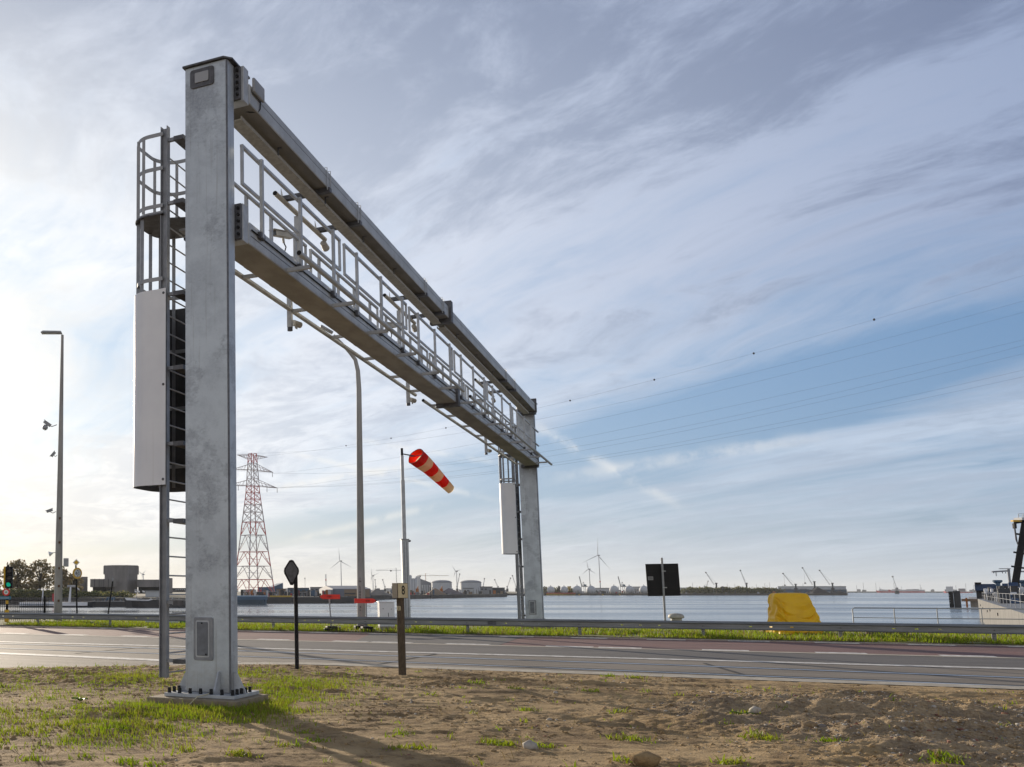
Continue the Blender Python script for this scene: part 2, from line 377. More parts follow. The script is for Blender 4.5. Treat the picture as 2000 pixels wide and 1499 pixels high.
# upper beam
flange(.065, .05, -.05, .50, 10.46, 11.09, DARKST, .45); flange(.118, .22, -.05, .55, 10.44, 11.1, GALVP)
for a, b in ((.344, 16.35), (16.62, 35.1)):
    ub = MB().box(.0, .565, a, b, 10.48, 10.86).build('upper_beam', GALVB, G, bevel=.018)
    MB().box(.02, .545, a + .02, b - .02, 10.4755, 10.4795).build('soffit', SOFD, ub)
    MB().box(.5655, .568, a + .1, b - .1, 10.70, 10.708).build('side_groove', DARKST, ub)
    tr = MB(); tr.box(.075, .33, a + .15, b - (.1 if a < 1 else .4), 10.30, 10.312); tr.box(.075, .083, a + .15, b - .4, 10.313, 10.37); tr.box(.322, .33, a + .15, b - .4, 10.313, 10.37)
    tr.build('cable_tray', TRAY, G)
    hang = None
    for i in range(5):
        y = a + 1.9 + i * (b - a - 2) / 5
        m = MB(); m.box(.3345, .35, y, y + .05, 10.33, 10.478); m.box(.3505, .42, y, y + .05, 10.462, 10.478)
        m.build('tray_hanger', DARKST, ub)
flange(16.35, .12, -.06, .65, 10.34, 11.06, DARKST); flange(16.48, .12, -.06, .65, 10.34, 11.06, DARKST)
flange(35.1, .16, -.08, .63, 10.42, 11.1, DARKST); flange(35.27, .72, -.3, .5, 10.44, 11.09, DARKST)
lp = MB().tube([(.36, .6, 10.49), (.45, .62, 10.46), (.56, .75, 10.50), (.585, .78, 10.56), (.585, .8, 10.72)], .012, 6).build('cable', BLACK, G)
MB().box(.58, .64, .4, .9, 10.72, 11.0).build('junction_box', GREYP, G, bevel=.05)
# railings: panels on both sides of the walkway
def railpanel(x, y0, posts, y1, zt=9.6):
    p = MB().box(x - .03, x + .03, y0, y1, zt - .05, zt).build('railing_panel', GALVP, G)
    MB().box(x - .025, x + .025, y0, y1, 8.86, 8.91).build('middle_rail', GALVP, p)
    for y in (y0 + .0003, y1 - .0503): MB().box(x - .0255, x + .0255, y, y + .05, 8.911, zt - .051).build('end_bar', GALVP, p)
    for y in posts:
        xo = x + (.031 if x > 0 else -.031)
        MB().box(min(x + .0305 * (1 if x > 0 else -1), x + .09 * (1 if x > 0 else -1)), max(x + .0305 * (1 if x > 0 else -1), x + .09 * (1 if x > 0 else -1)), y, y + .075, 8.12, zt + .004).build('post', GALVP, p)
        MB().box(xo - .02 if x > 0 else xo - .05, xo + .05 if x > 0 else xo + .02, y - .06, y + .14, 8.1, 8.21).build('post_clamp', DARKST, p)
    return p
for i in range(6):
    o = 5.69 * i
    railpanel(.52, .06 + o, [.79 + o, 2.78 + o, 4.80 + o], 5.47 + o)
    railpanel(-.28, .06 + o, [.79 + o, 2.2 + o, 3.5 + o, 4.9 + o], 5.47 + o)
MB().box(.49, .55, 34.2, 36.1, 9.55, 9.6).build('railing_end', GALVP, G); MB().box(.49, .55, 34.2, 36.1, 8.86, 8.91).build('railing_end', GALVP, G)
# pipes with brackets on both sides under the walkway
BRY = [2.15, 4.85, 7.45, 10.05, 12.6, 14.9, 17.6, 19.9, 22.4, 25., 27.5, 30., 32.6, 34.9]
for x in (1.06, -.44):
    for a, b in ((1.42 if x > 0 else -.2, 15.75), (16.75, 36.2 if x > 0 else 34.9)):
        pp = MB().tube([(x, a, 7.95), (x, b, 7.95)], .052, 14).build('conduit_pipe', GALVB, G, smooth=40)
        for e in (a, b): MB().tube([(x, e - .003, 7.95), (x, e + .003, 7.95)], .046, 14).build('pipe_end', BLACK, pp)
    for y in BRY:
        if x > 0: MB().box(.522, x - .045, y, y + .07, 7.885, 7.955).build('pipe_bracket', GALVP, G)
        else: MB().box(x + .045, -.102, y, y + .07, 7.885, 7.955).build('pipe_bracket', GALVP, G)
# cross tubes under the upper beam, the pipe they carry and its clamps
RIGS = [(4.62, 6.82, 4.0, 7.25), (13.3, 15.5, 12.45, 15.9), (26.9, 29.1, 25.6, 29.6)]
for y0, y1, pa, pb in RIGS:
    for y in (y0, y1):
        ct = MB().box(-.52, .62, y - .07, y + .07, 10.374, 10.472).build('cross_tube', DARKST, G)
        for dy in (-.11, .11):
            MB().tube([(.583, y + dy, 10.40), (.583, y + dy, 10.9), (.5, y + dy, 10.905)], .010, 6).build('clamp_rod', GALVP, ct)
        MB().plate([(0, 0), (.13, 0), (0, .16)], (-.5, y - .1, 10.47), (0, 1, 0), (0, 0, 1), .012).build('gusset', GALVP, ct)
    pp = MB().tube([(-.43, pa, 10.325), (-.43, pb, 10.325)], .055, 12).build('carrier_pipe', CREAMB, G, smooth=40)
    MB().tube([(-.43, pa - .004, 10.325), (-.43, pa + .004, 10.325)], .048, 12).build('pipe_end', BLACK, pp)
    ym = (y0 + y1) / 2 - .35
    MB().box(-.50, -.40, ym - .05, ym + .05, 8.3, 10.27).build('camera_post', GALVP, G)
# ladders
def ladder(dx, dy):
    X = -.97 + dx; z0, z1 = .33, 10.22
    L = MB()
    for ya in (0, 1.1):
        y = ya + dy
        m = MB(); m.box(X - .07, X - .055, y - .055, y + .055, z0, z1); m.box(X + .055, X + .07, y - .055, y + .055, z0, z1); m.box(X - .0545, X + .0545, y - .006, y + .006, z0, z1 - .03)
        if ya == 0: lad = m.build('ladder', LADST, G)
        else: m.build('stringer', LADST, lad)
    r0 = None; n = 29
    for i in range(n):
        z = .40 + i * .3318
        if r0 is None: r0 = MB().tube([(X, dy + .007, z), (X, dy + 1.093, z)], .014, 8).build('rung', GREYP, lad); zz = z
        else: dup(r0, (0, 0, z - zz))
    for z in (.62, 1.6, 3.0, 4.35, 5.7, 7.05, 8.75, 9.95):
        MB().box(X + .0705, X + .20, dy - .03, dy + .03, z - .03, z + .03).build('bracket_arm', LADST, lad)
        MB().box(X + .2005, X + .40, dy - .06, dy + 1.15, z - .05, z + .03).build('wall_bracket', DARKST, lad)
    def upath(z, off=0., n=10):
        x1, ya, yb, rr = X - .72 - off, dy - .06 - off, dy + 1.16 + off, .42
        o = [(X - .02, ya, z)]
        for i in range(n + 1):
            t = R(270 - 90 * i / n); o.append((x1 + rr + rr * math.cos(t), ya + rr + rr * math.sin(t), z))
        for i in range(n + 1):
            t = R(180 - 90 * i / n); o.append((x1 + rr + rr * math.cos(t), yb - rr + rr * math.sin(t), z))
        return o + [(X - .02, yb, z)]
    def strip(path, h, t):
        m = MB(); n = len(path); v = []
        for i, p in enumerate(path):
            a, b = np.array(path[max(i - 1, 0)]), np.array(path[min(i + 1, n - 1)]); d = b - a; d /= np.linalg.norm(d); nn = np.array([d[1], -d[0], 0])
            p = np.array(p); v += [p - (0, 0, h / 2), p + (0, 0, h / 2), p + (0, 0, h / 2) + nn * t, p - (0, 0, h / 2) + nn * t]
        f = [(i * 4 + j, i * 4 + (j + 1) % 4, i * 4 + 4 + (j + 1) % 4, i * 4 + 4 + j) for i in range(n - 1) for j in range(4)]
        return m.add(v, f + [(3, 2, 1, 0), tuple((n - 1) * 4 + j for j in range(4))])
    for z in (10.08, 9.43, 8.72, 8.58, 7.35, 6.3, 5.2, 4.1): strip(upath(z), .07, .012).build('cage_hoop', GREYP, lad, smooth=30)
    # cage bars: a tall set above the landing, another below it
    up = upath(0); dn = upath(0, -.015)
    for k in (3, 6, 9, 14, 17, 21): MB().box(up[k][0] - .03, up[k][0] + .03, up[k][1] - .006, up[k][1] + .006, 8.62, 10.1).build('cage_bar', GREYP, lad)
    for k in (4, 8, 12, 16, 20): MB().box(dn[k][0] - .035, dn[k][0] + .035, dn[k][1] - .006, dn[k][1] + .006, 3.7, 8.6).build('cage_bar', LADST, lad)
    MB().tube([(up[9][0] - .02, up[9][1], 3.7), (up[9][0] - .02, up[9][1], 10.1)], .008, 6).build('fall_cable', GALVP, lad)
    pl = upath(0, .03); MB().prism([(p[0], p[1]) for p in pl] + [(X + .36, dy + 1.19), (X + .36, dy + .35), (X - .02, dy + .2)], 8.545, 8.57).build('landing', DARKST, lad)
    MB().box(X + .05, X + .8, dy + .45, dy + 1.15, 8.38, 8.42).build('landing_step', GREYP, lad)
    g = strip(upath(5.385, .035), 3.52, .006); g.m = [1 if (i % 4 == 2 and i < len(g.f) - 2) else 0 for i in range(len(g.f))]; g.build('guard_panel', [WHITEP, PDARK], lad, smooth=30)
    gy = upath(0, .045)
    for z in (3.72, 5.4, 7.06): MB().tube([(X + .03, gy[0][1] - .012, z), (X + .03, gy[0][1] + .01, z)], .025, 8).build('panel_bolt', DARKST, lad)
    pe = strip([(X - .02, gy[0][1] , 5.385), (X + .075, gy[0][1], 5.385)], 3.52, .006).build('panel_edge', WHITEP, lad)
    return lad
ladder(0, 0); ladder(.21, Y2)
# ------------------------------------------------------------------ devices clamped to the gantry
def camera_unit(nm, label, c, ax, L=.62, w=.14, group='cameras on the gantry rigs'):
    """long camera housing with sun hood, window and swivel"""
    c = np.array(c, float); ax = np.array(ax, float); ax /= np.linalg.norm(ax); sd = np.cross(ax, (0, 0, 1.)); sd /= np.linalg.norm(sd); u = np.cross(sd, ax)
    t = thing(nm, label, 'camera', c, group)
    MB().obox(c, ax, sd, u, L / 2, w / 2, w * .42).build('housing', CREAMB, t, bevel=.015)
    MB().obox(c + u * w * .52 + ax * .04, ax, sd, u, L / 2 + .05, w * .6, .008).build('sun_hood', CREAMB, t)
    MB().obox(c + ax * (L / 2 + .004), ax, sd, u, .004, w * .38, w * .32).build('window', GLASSD, t)
    MB().tube([c - u * w * .43, c - u * (w * .43 + .12)], .03, 8).build('swivel', CREAMB, t)
    MB().tube([c - u * (w * .5 + .1), c - u * (w * .5 + .2) - ax * .07, c - u * (w * .5 + .32), c - u * (w * .5 + .36) + ax * .1], .015, 6).build('cable', BLACK, t)
    return t
for i, (y0, y1, pa, pb) in enumerate(RIGS):
    ym = (y0 + y1) / 2 - .35
    nm = ['nearest', 'middle', 'farthest'][i]
    camera_unit('traffic_camera', f'cream box camera with sun hood, upper one on the {nm} camera post', (-.62, ym - .45, 9.72), (-.3, -1, -.15))
    camera_unit('traffic_camera', f'cream box camera with sun hood, lower one on the {nm} camera post', (-.60, ym - .5, 9.14), (-.2, -1, -.12))
    t = thing('flood_lamp', f'small cream round lamp at the far end of the {nm} carrier pipe', 'lamp', (-.43, pb - .05, 10.2), 'infrared lamps on the carrier pipes')
    MB().tube([(-.43, pb - .15, 10.2), (-.43, pb + .08, 10.12)], .075, 12, r1=.09).build('lamp_body', CREAMB, t, smooth=40)
    MB().tube([(-.43, pb + .081, 10.12), (-.43, pb + .086, 10.118)], .08, 12).build('lens', GLASSD, t)
for y, q in ((4.95, 'nearest to the front pillar'), (15.0, 'just before the middle joint'), (27.6, 'nearest to the far pillar')):
    t = thing('lane_sensor', f'grey lane sensor hanging below the left pipe, {q}', 'sensor', (-.44, y, 7.6), 'lane sensors under the gantry')
    MB().box(-.50, -.40, y - .16, y - .06, 7.55, 8.3).build('hanger_post', GALVP, t)
    MB().tube([(-.45, y - .11, 7.47), (-.45, y - .11, 7.549)], .06, 10).build('sensor_head', DARKST, t)
    MB().tube([(-.42, y + .02, 7.68), (-.33, y + .22, 7.66)], .07, 10).build('sensor_barrel', CREAMB, t, smooth=40)
    MB().box(-.38, -.36, y + .0, y + .12, 7.55, 7.68).build('sensor_plate', CREAMB, t)
# footings
for y0, q in ((0, 'under the near gantry pillar in the grass'), (Y2, 'under the far gantry pillar beyond the crash barrier')):
    f = MB().prism([(-.86, y0 - .8), (.74, y0 - .8), (.74, y0 + .5), (-.86, y0 + .5)], -.1, .085).build('concrete_footing', mat('footing_concrete', (.30, .245, .165), (.22, .175, .115), .9, 0, 5, 6, bump=.4), bevel=.012)
    tag(f, 'flat concrete footing ' + q, 'footing', 'gantry footings')
wl = MB().tube([(.17, -.35, .19), (.12, -.58, .15), (.02, -.72, .12), (-.02, -.83, .05), (-.06, -.9, -.01), (-.12, -1.0, -.04)], .008, 6).build('earth_wire', mat('cream_wire', (.6, .55, .38)))
tag(wl, 'thin pale wire running from the near gantry foot into the grass', 'wire')
# ================================================================== ground, road, water
def vn(x, y, seed):
    xi = np.floor(x).astype(np.int64); yi = np.floor(y).astype(np.int64); fx = x - xi; fy = y - yi
    fx = fx * fx * fx * (fx * (fx * 6 - 15) + 10); fy = fy * fy * fy * (fy * (fy * 6 - 15) + 10)
    def h(a, b):
        n = (a * 374761393 + b * 668265263 + seed * 974711) & 0xffffffff; n = ((n ^ (n >> 13)) * 1274126177) & 0xffffffff
        return ((n ^ (n >> 16)) & 0xffff) / 65535.
    return (h(xi, yi) * (1 - fx) + h(xi + 1, yi) * fx) * (1 - fy) + (h(xi, yi + 1) * (1 - fx) + h(xi + 1, yi + 1) * fx) * fy - .5
def fbm(x, y, f, o, seed, g=.5):
    s = 0; a = 1.
    for i in range(o): s = s + a * vn(x * f + 17.3 * i, y * f + 9.1 * i, seed + i); f *= 2.03; a *= g
    return s
# edge of the dirt field against the road
EX = np.array([-60., -16, -11, -9.3, -8.1, -6.4, -5., -3.2, -1.8, 0, 60]); EY = np.array([-60., -4, .9, 3., 4.5, 5.65, 6.95, 8.2, 8.88, 9.0, 9.0])
MOUNDS = []
for px, py, w, d, h in ((1420, 1388, 1.0, .5, .15), (1385, 1410, .8, .5, .10), (1560, 1368, 1.3, .4, .12), (1655, 1362, 1.0, .45, .14), (1590, 1396, 1.2, .45, .16), (1720, 1376, 1.1, .5, .12), (1735, 1440, 1.3, .8, .13), (1660, 1412, .9, .5, .10),
                         (1890, 1398, 1.6, .5, .12), (1780, 1398, 1., .5, .1), (1940, 1440, 1.6, .9, .11), (1800, 1470, 1.4, .7, .1), (1860, 1420, 1.0, .5, .1), (1480, 1432, 1., .5, .06), (980, 1352, 1.3, .4, .06), (880, 1334, .9, .35, .06), (1150, 1336, .9, .3, .07),
                         (700, 1372, 1.0, .4, .05), (740, 1392, .9, .3, .05), (930, 1425, 1., .4, .05), (1160, 1428, .8, .4, .06), (960, 1366, 1., .3, .05), (220, 1392, 1.0, .7, .10), (620, 1345, 1., .5, .04), (100, 1320, 1.2, .5, .05)):
    c = hz(px, py); MOUNDS.append((c[0], c[1], w, d, h))
GRAV = [(hz(x, y)[:2], r) for x, y, r in ((1450, 1395, 1.2), (1700, 1385, 2.2), (1800, 1440, 2.4), (1930, 1430, 2.6), (1560, 1380, 1.6), (1900, 1390, 2.), (1980, 1470, 2.))]
def dirt_h(x, y):
    dv = np.stack([x - CAM[0], y - CAM[1]], -1)
    lat = x * RT[0] + y * RT[1]; dep = x * FL[0] + y * FL[1]
    h = .05 * fbm(x, y, .35, 3, 11) + .020 * fbm(lat, dep * 1.5, 1.1, 3, 23, .5) + .030 * fbm(x, y, 5.5, 4, 37, .72) * (.35 + 1.6 * np.clip(fbm(x, y, .55, 3, 61) + .25, 0, 1))
    rg = 1 - np.abs(fbm(lat * .55, dep * 2.1, .9, 4, 51)) * 2.2
    h = h + .016 * np.clip(rg, 0, 1) ** 3
    for o, c0 in ((0, 5.9), (1.75, 5.75), (.6, 1.6), (2.3, 1.5)):       # shallow wheel ruts running along the road
        yc = c0 + o - (1.75 if c0 > 3 and o else 0) + .10 * x + .5 * fbm(x, 0 * x + o, .16, 2, 33); q = (y - yc) / .17
        h = h - .030 * np.exp(-q * q) * (.55 + .45 * np.sin(x * 26 + y * 9)) + .016 * np.exp(-(np.abs(q) - 1.7) ** 2 * 2.2)
    for cx, cy, w, d, a in MOUNDS:
        q = ((x - cx) * RT[0] + (y - cy) * RT[1]) / w; s = ((x - cx) * FL[0] + (y - cy) * FL[1]) / d
        e = np.exp(-(q * q + s * s) * 1.6); h = h + .85 * a * e * (1 + .9 * fbm(x, y, 3.2, 3, 71))
    rough = sum(np.exp(-(((x - c[0]) ** 2 + (y - c[1]) ** 2) / (r * r))) for c, r in GRAV)
    h = h + .03 * np.clip(rough, 0, 1) * fbm(x, y, 9., 3, 91, .7)
    d2 = np.hypot(np.maximum(np.abs(x + .06) - .8, 0), np.maximum(np.abs(y + .15) - .65, 0))
    h = h * np.clip(d2 / .9, .15, 1) - .02 - .05 * np.clip(1 - d2 / .6, 0, 1)
    e = np.interp(x, EX, EY) - y + .10 * fbm(x, y, .8, 4, 5)
    k = np.clip(e / 1.3, 0, 1); h = np.maximum(h + .02, -.055) * k + (1 - k) * (-.050 + .02 * fbm(x, y, 7., 3, 15))
    return np.where(e > 0, h, -.12 + 0 * h)
def dirt_fn(N, p, col):
    x, y, z = N.sep(p)
    n1 = N.noise(p, .5, 6, .62, .6); n2 = N.noise(p, 3.2, 6, .65); n3 = N.noise(p, 28, 5, .7); n4 = N.noise(p, 120, 3, .6)
    c = N.mix(N.sm(n1, .38, .62), (.43, .305, .160), (.29, .198, .098))
    c = N.mix(N.sm(n2 * .7 + n1 * .3 + (n3 - .5) * .3, .49, .60) * .8, c, (.165, .108, .055))
    c = N.mix(N.sm(n3, .55, .75) * .5, c, (.52, .41, .27))
    c = N.mix(N.sm(n4, .6, .75) * .45, c, (.10, .07, .045))
    g = 0.
    for cc, r in GRAV:
        q = ((x - float(cc[0])) * (x - float(cc[0])) + (y - float(cc[1])) * (y - float(cc[1]))) / (r * r)
        g = N.m('POWER', 2.718, q * -1.) + g
    g = N.sm(g * .7 + (n2 - .5) * 1.6 + (n1 - .5) * 1.6, .45, 1.0)
    st = N.voro(p, 34, 'Color'); sg = N.sep(st)[0]
    c = N.mix(g * .45 * N.sm(n2 + (n3 - .5) * .5, .42, .6), c, (.13, .085, .045))
    gc = N.mix(sg, (.20, .15, .10), (.46, .38, .28))
    return N.mix(g * .38, c, gc)
DIRT = mat('dry_soil', (.3, .2, .1), rough=.95, fn=dirt_fn, bump=1., bscale=38, spec=.2)
gx = np.arange(-13., 15.5, .04); gy = np.arange(-9.6, 9.5, .036)
X, Y = np.meshgrid(gx, gy); H = dirt_h(X, Y)
vv = np.stack([X.ravel(), Y.ravel(), H.ravel()], 1); nx, ny = len(gx), len(gy)
ii = (np.arange(ny - 1)[:, None] * nx + np.arange(nx - 1)[None]).ravel()
dg = struct(bulk('dirt_ground', vv, np.stack([ii, ii + 1, ii + nx + 1, ii + nx], 1), [DIRT], smooth=True))
def terr(o): return struct(o)
# base ground and quay
terr(MB().box(-420, 420, -260, 45.5, -2.6, -.14).build('ground', DIRT))
ASPH = mat('asphalt', (.115, .106, .10), (.075, .07, .068), .8, spec=.3, metal=0, scale=1.1, detail=8, stretch=(.25, 1.6, 1), bump=.25, bscale=160, fn=lambda N, p, c: N.mix(N.sm(N.noise(N.vm('MULTIPLY', p, (.05, 1.3, 1)), 1., 4, .6), .52, .68) * .45, N.mix(N.noise(p, 90, 3, .6) * .35, c, (.24, .235, .23)), (.062, .06, .06)))
CONCR = mat('road_concrete', (.225, .195, .162), (.155, .135, .112), .8, spec=.3, metal=0, scale=.8, detail=8, stretch=(.3, 1.4, 1), bump=.2, bscale=140, fn=lambda N, p, c: N.mix(N.sm(N.noise(N.vm('MULTIPLY', p, (.06, 1.6, 1)), 1.2, 4, .6), .54, .7) * .4, c, (.11, .105, .10)))
REDA = mat('red_asphalt', (.185, .088, .075), (.125, .062, .056), .75, 0, .9, 8, stretch=(.3, 1.2, 1), bump=.25, bscale=160, fn=lambda N, p, c: N.mix(N.sm(N.noise(N.vm('MULTIPLY', p, (.1, 1.2, 1)), .9, 5, .6), .55, .7) * .5, c, (.075, .05, .047)))
PAINT = mat('road_paint', (.66, .65, .62), (.42, .40, .37), .7, 0, 5, 8, lo=.42, hi=.62, fn=lambda N, p, c: N.mix(N.sm(N.noise(N.vm('MULTIPLY', p, (1.2, 3., 1)), 2.2, 8, .75), .52, .62) * .75, c, (.14, .13, .12)))
KERB = mat('kerb_stone', (.42, .385, .32), (.30, .27, .22), .85, 0, 3, 6, bump=.3)
SHINE = mat('steel_rail', (.45, .47, .52), rough=.3, metal=.8)
def strip(name, x0, x1, y0, y1, z, m): return terr(MB().sheet([(x0, y0), (x1, y0), (x1, y1), (x0, y1)], z).build(name, m))
strip('road', -300, 300, -6, 15.2, -.06, CONCR)
strip('roadway', -300, 300, 15.2, 20.55, -.056, ASPH)
strip('cycle_path', -300, 300, 20.55, 27.95, -.054, REDA)
terr(MB().sheet([(-4.2, 20.6), (.95, 20.6), (.66, 27.9), (-5.7, 27.9)], -.049).build('path_crossing', ASPH))
def line(name, pts, w, z, m=PAINT):
    b = MB(); n = len(pts); v = []
    for i, p in enumerate(pts):
        a, c = np.array(pts[max(0, i - 1)]), np.array(pts[min(n - 1, i + 1)]); d = (c - a) / np.linalg.norm(c - a); q = np.array([-d[1], d[0]])
        v += [tuple(np.array(p) + q * w / 2) + (z,), tuple(np.array(p) - q * w / 2) + (z,)]
    b.add(v, [(2 * i + 1, 2 * i + 3, 2 * i + 2, 2 * i) for i in range(n - 1)]); return terr(b.build(name, m))
line('lane_line', [(-120, 14.6), (-14, 14.75), (-4, 15.2), (6.3, 15.42), (14, 15.6), (120, 17)], .55, -.05)
line('path_edge', [(-120, 20.3), (-5, 20.25), (6, 20.45), (120, 20.5)], .55, -.049, KERB)
line('edge_line', [(-60, 9.6), (-14, 9.4), (-11.4, 9.18), (-8.6, 9.02), (-5.9, 8.75), (-3.6, 8.9)], .6, -.052)
line('track_groove', [(-60, 11.9), (-2.6, 11.36), (6.4, 10.66), (12.8, 10.05), (40, 8.)], .34, -.052, BLACK)
line('track_groove', [(-60, 14.), (-3.4, 13.75), (6.3, 13.3), (13.2, 12.6), (40, 10.6)], .22, -.052, BLACK)
line('track_rail', [(-60, 13.82), (-3.4, 13.57), (6.3, 13.12), (13.2, 12.42), (40, 10.4)], .22, -.050, SHINE)
line('track_rail', [(-60, 11.72), (-2.6, 11.18), (6.4, 10.48), (12.8, 9.87), (40, 7.8)], .16, -.050, SHINE)
for a, b in (((-.2, 9.4), (.15, 14.9)), ((8.2, 9.6), (7.2, 14.2)), ((-9.5, 10.2), (-9.3, 14.3))): line('slab_joint', [a, b], .10, -.0515, BLACK)
for i in range(-9, 8):
    x = 4.1 + i * 3.05
    if -4.4 < x < 1.4: continue
    line('path_dash', [(x, 20.85), (x + 1.3, 20.87)], .6, -.048)
for a in (-3.6, -.9, 2.45): line('path_dash', [(a, 20.8), (a + 1.5, 20.85)], .6, -.047)
for i in range(-8, 9): line('path_dash', [(2.5 + i * 2.75, 27.66), (3.85 + i * 2.75, 27.66)], .5, -.048)
kb = struct(MB().box(-300, 300, 27.95, 28.12, -.12, -.02).build('kerb', KERB))
kp = [(-4.6, 7.35), (-3.2, 8.25), (-1.8, 8.95), (0, 9.08), (60, 9.08)]; k2 = [(60, 9.95), (0, 9.85), (-1.8, 9.75), (-3.2, 9.05), (-4.6, 8.0)]
struct(MB().sheet(kp + k2, -.046).build('kerb_strip', KERB))
GRASSB = mat('grass_soil', (.13, .16, .016), (.15, .12, .045), .95, 0, 2.2, 6)
vg = np.meshgrid(np.arange(-40, 40, .25), np.arange(28.13, 45.6, .25)); vh = .0 + .05 * fbm(vg[0], vg[1], .7, 3, 3) + .0 * vg[0]
nx, ny = vg[0].shape[1], vg[0].shape[0]; ii = (np.arange(ny - 1)[:, None] * nx + np.arange(nx - 1)[None]).ravel()
struct(bulk('grass_verge', np.stack([vg[0].ravel(), vg[1].ravel(), vh.ravel()], 1), np.stack([ii, ii + 1, ii + nx + 1, ii + nx], 1), [GRASSB], smooth=True))
struct(MB().box(-420, 420, 45.5, 46.1, -3., -.02).build('quay_edge', CONC))
def water_mat():
    m = bpy.data.materials.new('water'); m.use_nodes = True; N = NT(m.node_tree)
    tc = N.new('ShaderNodeTexCoord'); p = V(N, tc.outputs['Object'])
    lat = N.dot(p, tuple(RT)); dep = N.dot(p, tuple(FL))
    b = N.new('ShaderNodeBsdfPrincipled'); b.inputs['Roughness'].default_value = .10
    b.inputs['IOR'].default_value = 1.33
    patch = N.noise(N.vec(lat * .004, dep * .02), 1, 4, .5)
    N.link(b.inputs['Base Color'], N.mix(patch, (.075, .095, .12), (.12, .14, .165)))
    rg = N.noise(N.vec(lat * .006, dep * .03, 4.), 1, 5, .6)
    N.link(b.inputs['Roughness'], N.lin(rg, .35, .65, .05, .30))
    w = N.noise(N.vec(lat * .5, dep * .8), 1., 4, .6) + N.noise(N.vec(lat * .05, dep * .12, 2.), 1., 3, .5) * 1.5
    bn = N.new('ShaderNodeBump'); bn.inputs['Strength'].default_value = .35; bn.inputs['Distance'].default_value = .12; N.link(bn.inputs['Height'], w)
    m.node_tree.links.new(bn.outputs[0], b.inputs['Normal'])
    o = N.new('ShaderNodeOutputMaterial'); m.node_tree.links.new(b.outputs[0], o.inputs[0]); return m
WL = -2.2
struct(MB().sheet([(-9000, 46), (9000, 46), (9000, 14000), (-9000, 14000)], WL).build('water', water_mat()))
# ------------------------------------------------------------------ grass, weeds, stones
BL1 = mat('grass_blade', (.19, .285, .008), (.26, .30, .02), .6, 0, 1.3, 3, trans=.5, spec=.3)
BL2 = mat('dry_blade', (.27, .21, .07), (.2, .14, .05), .7, 0, 2, 3, trans=.3, spec=.2)
def blades(name, pts, zs, hgt, wid, label_idx=None, dry=.15, lean=.5):
    n = len(pts); a = RNG.uniform(0, 2 * np.pi, n); h = hgt * np.clip(RNG.gamma(4., .22, n), .3, 2.4); w = wid * RNG.uniform(.7, 1.3, n)
    la = RNG.uniform(0, 2 * np.pi, n); ll = lean * h * RNG.uniform(.2, 1., n)
    dx, dy = np.cos(a) * w, np.sin(a) * w; lx, ly = np.cos(la) * ll, np.sin(la) * ll
    x, y = pts[:, 0], pts[:, 1]
    P = np.stack([np.stack([x - dx, y - dy, zs], 1), np.stack([x + dx, y + dy, zs], 1),
                  np.stack([x + dx * .7 + lx * .4, y + dy * .7 + ly * .4, zs + h * .6], 1), np.stack([x - dx * .7 + lx * .4, y - dy * .7 + ly * .4, zs + h * .6], 1),
                  np.stack([x + lx + dx * .1, y + ly + dy * .1, zs + h * .98], 1), np.stack([x + lx - dx * .1, y + ly - dy * .1, zs + h], 1)], 1)
    k = np.arange(n) * 6
    F = np.concatenate([np.stack([k, k + 1, k + 2, k + 3], 1), np.stack([k + 3, k + 2, k + 4, k + 5], 1)])
    mi = (RNG.random(n) < dry).astype(int); o = bulk(name, P.reshape(-1, 3), F, [BL1, BL2], idx=np.concatenate([mi, mi]))
    return tag(o, kind='stuff')
# near patches (surveyed), denser towards their middles
PATCH = []
for px, py, rl, rd, den in ((330, 1400, 1.7, .8, 1.), (200, 1415, 1.5, .8, .8), (100, 1440, 1.1, .6, .55), (430, 1390, 1.1, .6, 1.), (520, 1368, .8, .8, 1.5), (500, 1378, .6, .5, 1.5), (560, 1345, 1.2, 1.2, .8), (640, 1340, 1.2, .8, .45), (480, 1320, 1.3, 1., .5),
                            (300, 1335, 1.6, .9, .45), (230, 1325, 1.4, .7, .4), (400, 1375, 1.2, .6, 1.1), (340, 1375, .8, .5, .9), (90, 1345, 1.2, .7, .22), (40, 1385, 1., .6, .25), (150, 1365, .8, .4, .3), (700, 1330, .6, .5, .25), (470, 1384, .7, .4, 1.3), (500, 1400, .6, .35, .5), (290, 1450, 1.2, .4, .2), (20, 1420, .8, .6, .2)):
    c = hz(px, py); PATCH.append((c[0], c[1], rl, rd, den))
pts = []
for cx, cy, rl, rd, den in PATCH:
    n = int(3600 * rl * rd * den); q = RNG.normal(0, .5, (n, 2))
    pts.append(np.stack([cx + RT[0] * q[:, 0] * rl + FL[0] * q[:, 1] * rd * 2, cy + RT[1] * q[:, 0] * rl + FL[1] * q[:, 1] * rd * 2], 1))
pts = np.concatenate(pts)
keep = (fbm(pts[:, 0], pts[:, 1], 1.3, 4, 201) + .5 * vn(pts[:, 0] * 6, pts[:, 1] * 6, 9) > -.12) & ~((np.abs(pts[:, 0] + .06) < .82) & (np.abs(pts[:, 1] + .15) < .67)) & (pts[:, 1] < np.interp(pts[:, 0], EX, EY) - .1)
pts = pts[keep]; blades('field_grass', pts, dirt_h(pts[:, 0], pts[:, 1]) - .005, .062, .0055, dry=.22)
